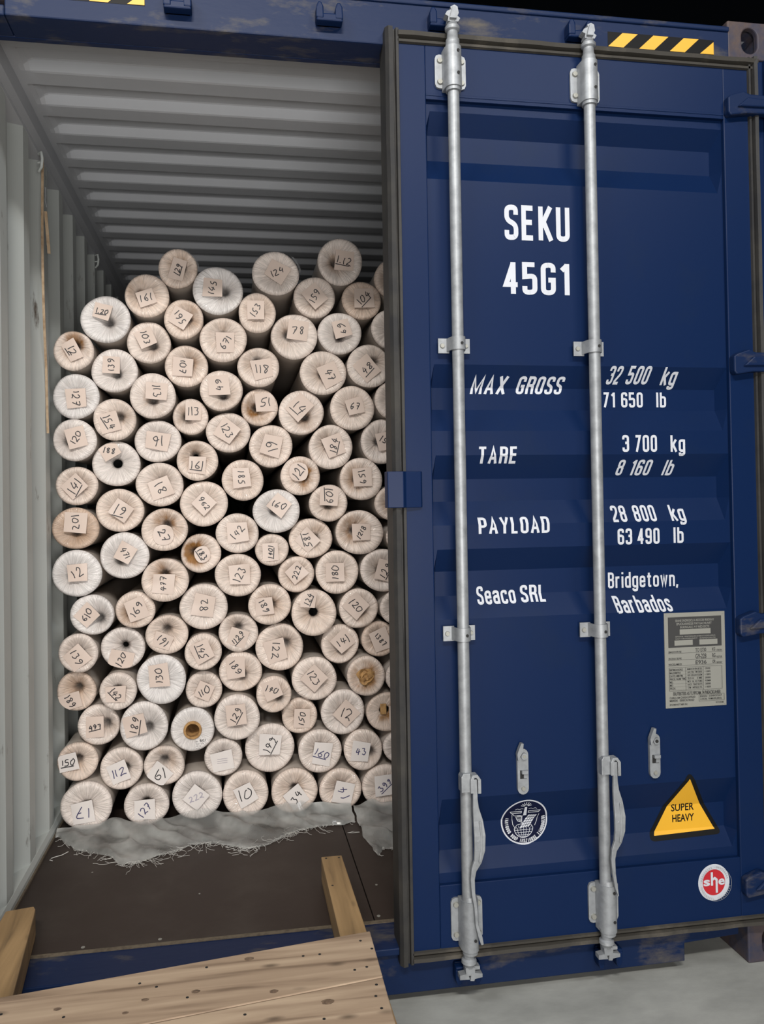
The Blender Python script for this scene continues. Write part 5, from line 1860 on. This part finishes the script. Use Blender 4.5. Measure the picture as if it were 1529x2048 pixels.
    lift = [rnd.uniform(0, .004) if rnd.random() < .6 else 0 for _ in range(4)]
    jag = [rnd.uniform(-.06, .06) for _ in range(8)]

    def npos(u_, w_):
        """u_, w_ in -1..1 on the note -> local x, y, z"""
        if kind == 'r':
            # squircle-ish round note
            l_ = max(abs(u_), abs(w_), 1e-6)
            h_ = math.hypot(u_, w_)
            k = l_ / max(h_, 1e-6)
            u2_, w2_ = u_ * (k * .85 + .15), w_ * (k * .85 + .15)
        else:
            u2_ = u_ * (1 + jag[0] * w_ + jag[1])
            w2_ = w_ * (1 + jag[2] * u_ + jag[3])
        px, pz = u2_ * nw / 2, w2_ * nh / 2
        cu = lift[0] * max(0, u_) * max(0, w_) + lift[1] * max(0, -u_) * max(0, w_) + lift[2] * max(0, -u_) * max(0, -w_) + lift[3] * max(0, u_) * max(0, -w_)
        y = yb - cu + .0016 * (u_ * u_) * (1 if bend > 0 else -.5)
        X_, Z_ = nx_ + px * cr_ - pz * sr_, nz_ + px * sr_ + pz * cr_
        e_ = math.hypot(X_ / rx, Z_ / rz)
        if e_ > .95:
            X_, Z_ = X_ * .95 / e_, Z_ * .95 / e_
        return (X_, y, Z_)

    v, fs = [], []
    for a_ in range(G + 1):
        for b_ in range(G + 1):
            v.append(npos(-1 + 2 * a_ / G, -1 + 2 * b_ / G))
    k = len(v)
    v += [(p[0], p[1] + .0012, p[2]) for p in v]
    for a_ in range(G):
        for b_ in range(G):
            i0 = a_ * (G + 1) + b_
            fs.append((i0, i0 + 1, i0 + G + 2, i0 + G + 1))
            fs.append((k + i0, k + i0 + G + 1, k + i0 + G + 2, k + i0 + 1))
    edge = [b_ for b_ in range(G + 1)] + [a_ * (G + 1) + G for a_ in range(1, G + 1)] + [G * (G + 1) + b_ for b_ in range(G - 1, -1, -1)] + [a_ * (G + 1) for a_ in range(G - 1, 0, -1)]
    for e_ in range(len(edge)):
        i0, i1 = edge[e_], edge[(e_ + 1) % len(edge)]
        fs.append((i0, i1, i1 + k, i0 + k))
    pm = PAPERW if (kind in 'bf' or cz < .55) else PAPER
    mb = MB().add([(p[0] + cx, p[1] + cy, p[2] + cz) for p in v], fs)
    note = mb.build('paper_note', pm, t, (cx + nx_, cy, cz + nz_), smooth=60)
    if not txt:
        if kind == 'b' and cz < 1:
            lay = []
            for s_ in (-1, 0, 1):
                vv, ff = ribbon([(cx + nx_ - .02, cz + nz_ + s_ * .008), (cx + nx_ + .02, cz + nz_ + s_ * .008 + .003)], .0006)
                lay.append((vv, ff, 0))
            flat_sticker('faint_lines', lay, lambda x, z: cy - .0040, note, [INKG])
        return t
    # handwriting, laid just in front of the note
    big = .80
    hw_w, hw_h = min(nw, nh) * (.50 + .10 * min(len(txt), 3)), min(nw, nh) * .60
    tc_, ts_ = math.cos(math.radians(trot)), math.sin(math.radians(trot))
    lay = []
    for st in handwriting(txt, hw_w, hw_h, rnd):
        vv, ff = ribbon(st, .0018)
        lay.append(([(nx_ + px * tc_ - pz * ts_, nz_ + px * ts_ + pz * tc_) for px, pz in vv], ff, 0))

    def ny(x, z):
        lx, lz = x - nx_, z - nz_
        px, pz = lx * cr_ + lz * sr_, -lx * sr_ + lz * cr_
        u_, w_ = max(-1, min(1, px / (nw / 2))), max(-1, min(1, pz / (nh / 2)))
        if kind == 'r':
            return npos(0, 0)[1] - .0016
        return npos(u_, w_)[1]

    hv = [([(p[0] + cx, p[1] + cz) for p in v_], f_, m_i) for v_, f_, m_i in lay]
    ink = INKG if kind == 'f' else INKB if (cz < .42 and rnd.random() < .5) else INK
    flat_sticker('handwriting', hv, lambda x, z: cy + ny(x - cx, z - cz) - .0002, note, [ink], step=.00005)
    return t


rolls = [make_roll(i, row) for i, row in enumerate(ROLLS.strip().split('\n'))]


# loose clear flaps of film on the two highest rolls
def flap(root, cx, cy, cz, rx, a0, a1, hgt):
    v, fs = [], []
    N = 16
    rnd = random.Random(5)
    for i in range(N + 1):
        a_ = math.radians(a0 + (a1 - a0) * i / N)
        for k in range(4):
            rr = rx * .98 + hgt * k / 3 * math.sin(PI * i / N) * (1 + .3 * rnd.uniform(-1, 1))
            v.append((cx + rr * math.cos(a_), cy + .004 + .003 * rnd.uniform(-1, 1) + .02 * k / 3, cz + rr * math.sin(a_)))
    for i in range(N):
        for k in range(3):
            fs.append((i * 4 + k, i * 4 + k + 1, i * 4 + k + 5, i * 4 + k + 4))
    MB().add(v, fs).build('loose_film', CLEAR, root, (cx, cy, cz), smooth=60)


for idx, a0, a1, h_ in ((0, -10, 110, .012), (20, 0, 60, .016), (21, 70, 150, .010)):
    q = ROLLS.strip().split('\n')[idx].split('|')
    flap(rolls[idx], float(q[0]), float(q[1]), float(q[2]), float(q[3]), a0, a1, h_)


# ------------------------------------------------------------------ torn plastic sheets under the rolls
def vnoise(x, y, s_=0):
    return (math.sin(x * 1.7 + y * 2.3 + s_) + math.sin(x * 3.1 - y * 1.9 + s_ * 2.1) * .6 + math.sin(x * 5.3 + y * 4.7 + s_ * .7) * .35) / 1.95


def sheet(front, back_z, x0, x1, y_back, label, seed, nthread):
    """front: [(x, y)] ragged front edge; the back edge tucks up against the roll fronts"""
    N, K = 150, 26
    rnd = random.Random(seed)

    def fe(x):
        for (xa, ya), (xb, yb_) in zip(front[:-1], front[1:]):
            if xa <= x <= xb:
                return ya + (yb_ - ya) * (x - xa) / (xb - xa)
        return front[0][1] if x < front[0][0] else front[-1][1]

    v, fs = [], []
    H = {}
    for i in range(N + 1):
        x = x0 + (x1 - x0) * i / N
        yf_ = fe(x) + .006 * vnoise(x * 60, 0, seed) + rnd.uniform(-.004, .004)
        for k in range(K + 1):
            w_ = k / K
            y = y_back + (yf_ - y_back) * w_
            up = back_z(x) * (1 - min(1, w_ / .35)) ** 1.5
            cr = .012 * (1 + vnoise(x * 13, y * 17, seed)) * (.35 + .65 * math.sin(PI * min(1, w_ * .9 + .1)))
            fold = .022 * max(0, vnoise(x * 11 + y * 9, y * 5, seed * 1.7) - .25) * math.sin(PI * w_) ** .5
            ridge = .009 * abs(math.sin(x * 17 + y * 15 + 2.5 * vnoise(x * 7, y * 6, seed))) ** 9
            z = .1730 + up + cr * .9 + fold + ridge * (1 - w_ * .4)
            if w_ > .93:
                z = .1730 + (z - .1730) * max(.15, (1 - w_) / .07)
            v.append((x + .004 * vnoise(y * 30, x * 8, 3), y, z))
    for i in range(N):
        for k in range(K):
            i0 = i * (K + 1) + k
            fs.append((i0, i0 + K + 1, i0 + K + 2, i0 + 1))
    o = MB().add(v, fs).build('plastic_sheet', FILM, smooth=70)
    o['label'], o['category'] = label, 'plastic sheet'
    # frayed threads hanging out of the ragged edge
    mb = MB()
    for t_ in range(nthread):
        x = rnd.uniform(x0 + .01, x1 - .005)
        if rnd.random() < .5 and seed == 1:
            x = rnd.choice((.36, .42, .50, .62, .70, .78, .93, 1.0, 1.05)) + rnd.gauss(0, .03)
            x = min(max(x, x0), x1)
        y = fe(x) + .008
        z = .176
        a_ = -PI / 2 + rnd.gauss(0, .9)
        L_ = rnd.choice((.018, .03, .03, .05, .09)) if seed == 1 else .02
        pts = [(x, y, z)]
        n_ = 7
        cur = rnd.gauss(0, .45)
        for k in range(n_):
            a_ += cur * .5 + rnd.gauss(0, .25)
            x += math.cos(a_) * L_ / n_
            y += math.sin(a_) * L_ / n_
            pts.append((x, y, .1725 + rnd.uniform(0, .004)))
        mb.tube(pts, .0006, 4)
    mb.build('frayed_threads', THREAD, o, kind='stuff')
    return o


sheet([(.075, .93), (.119, .865), (.17, .80), (.23, .765), (.29, .735), (.335, .655), (.40, .66), (.46, .70), (.52, .72), (.58, .77),
       (.64, .775), (.70, .74), (.786, .695), (.86, .715), (.93, .79), (1.0, .83), (1.08, .845), (1.16, .84), (1.215, .87), (1.24, .90)],
      lambda x: .018 + .030 * math.exp(-((x - .60) / .12) ** 2) + .030 * math.exp(-((x - 1.0) / .16) ** 2) + .02 * math.exp(-((x - .28) / .04) ** 2),
      .06, 1.198, .962, 'long torn cloudy plastic sheet with frayed threads under the bottom row of rolls', 1, 230)
sheet([(1.205, .74), (1.222, .62), (1.235, .545), (1.26, .60), (1.30, .59), (1.36, .58), (1.45, .60)],
      lambda x: .022 + .02 * math.exp(-((x - 1.27) / .03) ** 2), 1.206, 1.45, .955,
      'short torn plastic sheet on the floor beside the door gasket', 2, 26)
# one loose curled thread and a staple-like end
mb = MB()
mb.tube([(.135, .80, .1732), (.118, .775, .1735), (.098, .765, .1732), (.086, .755, .1732), (.084, .742, .1732), (.095, .735, .1732)], .0014, 6)
o = mb.build('thread', THREAD, smooth=60)
o['label'], o['category'] = 'single curled pale thread lying on the brown floor left of the torn sheet', 'thread'
mb = MB()
mb.tube([(1.155, .765, .1728), (1.175, .76, .1730), (1.20, .762, .1728), (1.178, .772, .1730), (1.160, .765, .1728)], .0010, 6)
o = mb.build('thread', THREAD, smooth=60)
o['label'], o['category'] = 'short looped thread on the floor between the two torn sheets', 'thread'

# ------------------------------------------------------------------ wooden platform
PF = empty('wooden_platform', (.64, -.4, .171), 'low platform of pale pine planks nailed on brown timber beams at the sill', 'platform')


def skew_box(mb, quad, z0, z1, mi=0):
    v = [(x, y, z0) for x, y in quad] + [(x, y, z1) for x, y in quad]
    mb.add(v, [(3, 2, 1, 0), (4, 5, 6, 7), (0, 1, 5, 4), (1, 2, 6, 5), (2, 3, 7, 6), (3, 0, 4, 7)], mi)
    return mb


def far_edge(x, k):
    return -.115 + (x - 1.09) * .1315 - .0 - k


NAILS = [(0.665, -0.202), (0.904, -0.198), (0.946, -0.198), (1.023, -0.28), (1.054, -0.273), (1.065, -0.345), (1.056, -0.387), (1.061, -0.432), (0.929, -0.445), (1.057, -0.157), (1.08, -0.198), (0.756, -0.398), (0.509, -0.239), (0.55, -0.26), (0.625, -0.314), (0.355, -0.335), (0.213, -0.299)]
KNOTS = [(0.824, -0.328, 0.007), (0.944, -0.387, 0.01), (0.769, -0.185, 0.008), (0.643, -0.295, 0.007), (0.335, -0.303, 0.006), (0.529, -0.305, 0.006), (0.49, -0.345, 0.005)]
KNOT = mat('dark_knot', (0.17, 0.115, 0.075), .6, noise=(90, (0.05, 0.03, 0.02), .4, .7))
ws = [0, .205, .41, .615, .82]
for k in range(4):
    a_, b_ = ws[k], ws[k + 1] - .0025
    xl, xr0, xr1 = .02, 1.0895 - a_ * .02, 1.0895 - b_ * .02
    quad = [(xl, far_edge(xl, b_)), (xr1, far_edge(xr1, b_)), (xr0, far_edge(xr0, a_)), (xl, far_edge(xl, a_))]
    zt = .2805 - (.0012 if k % 2 else 0)
    pk = skew_box(MB(), quad, .2555, zt).build('plank', PINE, PF, (.5, -.3 - k * .2, .27), bevel=.0025)
    for x, y in NAILS:
        if far_edge(x, b_) < y < far_edge(x, a_):
            MB().cyl((x, y, zt - .001), (x, y, zt + .0004), .0042, .0036, seg=10).build('nail_head', HOLE, pk)
    for x, y, rr in KNOTS:
        if far_edge(x, b_) < y < far_edge(x, a_):
            v = [(x + 1.5 * rr * q_ * math.cos(t_ * PI / 8) * (1 + .15 * math.sin(t_ * 2.1)), y + rr * q_ * math.sin(t_ * PI / 8), zt + z_)
                 for q_, z_ in ((1, .0001), (.6, .0006)) for t_ in range(16)]
            MB().add(v, [(t_, (t_ + 1) % 16, (t_ + 1) % 16 + 16, t_ + 16) for t_ in range(16)] + [tuple(range(16, 32))]).build('knot', KNOT, pk)

rb = MB()
quad = [(1.010, -1.0), (1.098, -1.0), (1.0835, .400), (1.015, .400)]
skew_box(rb, quad, .1725, .2555)
beam = rb.build('timber_beam', BEAMW, PF, (1.05, -.3, .21), bevel=.003)
nm = MB()
for x, y in ((1.03, .385), (1.072, .382), (1.028, .20)):
    nm.cyl((x, y, .2553), (x, y, .2562), .0035, seg=10)
nm.build('nail_head', HOLE, beam)
lb = MB()
pts = [(.066, -1.0), (.255, -1.0), (.207, -.18), (.163, .20), (.158, .235), (.150, .252), (.075, .238)]
lb.add([(x, y, .1725) for x, y in pts] + [(x, y, .252) for x, y in pts],
       [tuple(range(6, -1, -1)), tuple(range(7, 14))] + [(i, (i + 1) % 7, (i + 1) % 7 + 7, i + 7) for i in range(7)])
lb.build('timber_beam', BEAMW, PF, (.15, -.3, .21), bevel=.004)
for x in (.15, 1.052):
    MB().box(x - .04, x + .04, -.90, -.80, 0, .1725).build('leg', BEAMW, PF, (x, -.85, 0), bevel=.003)
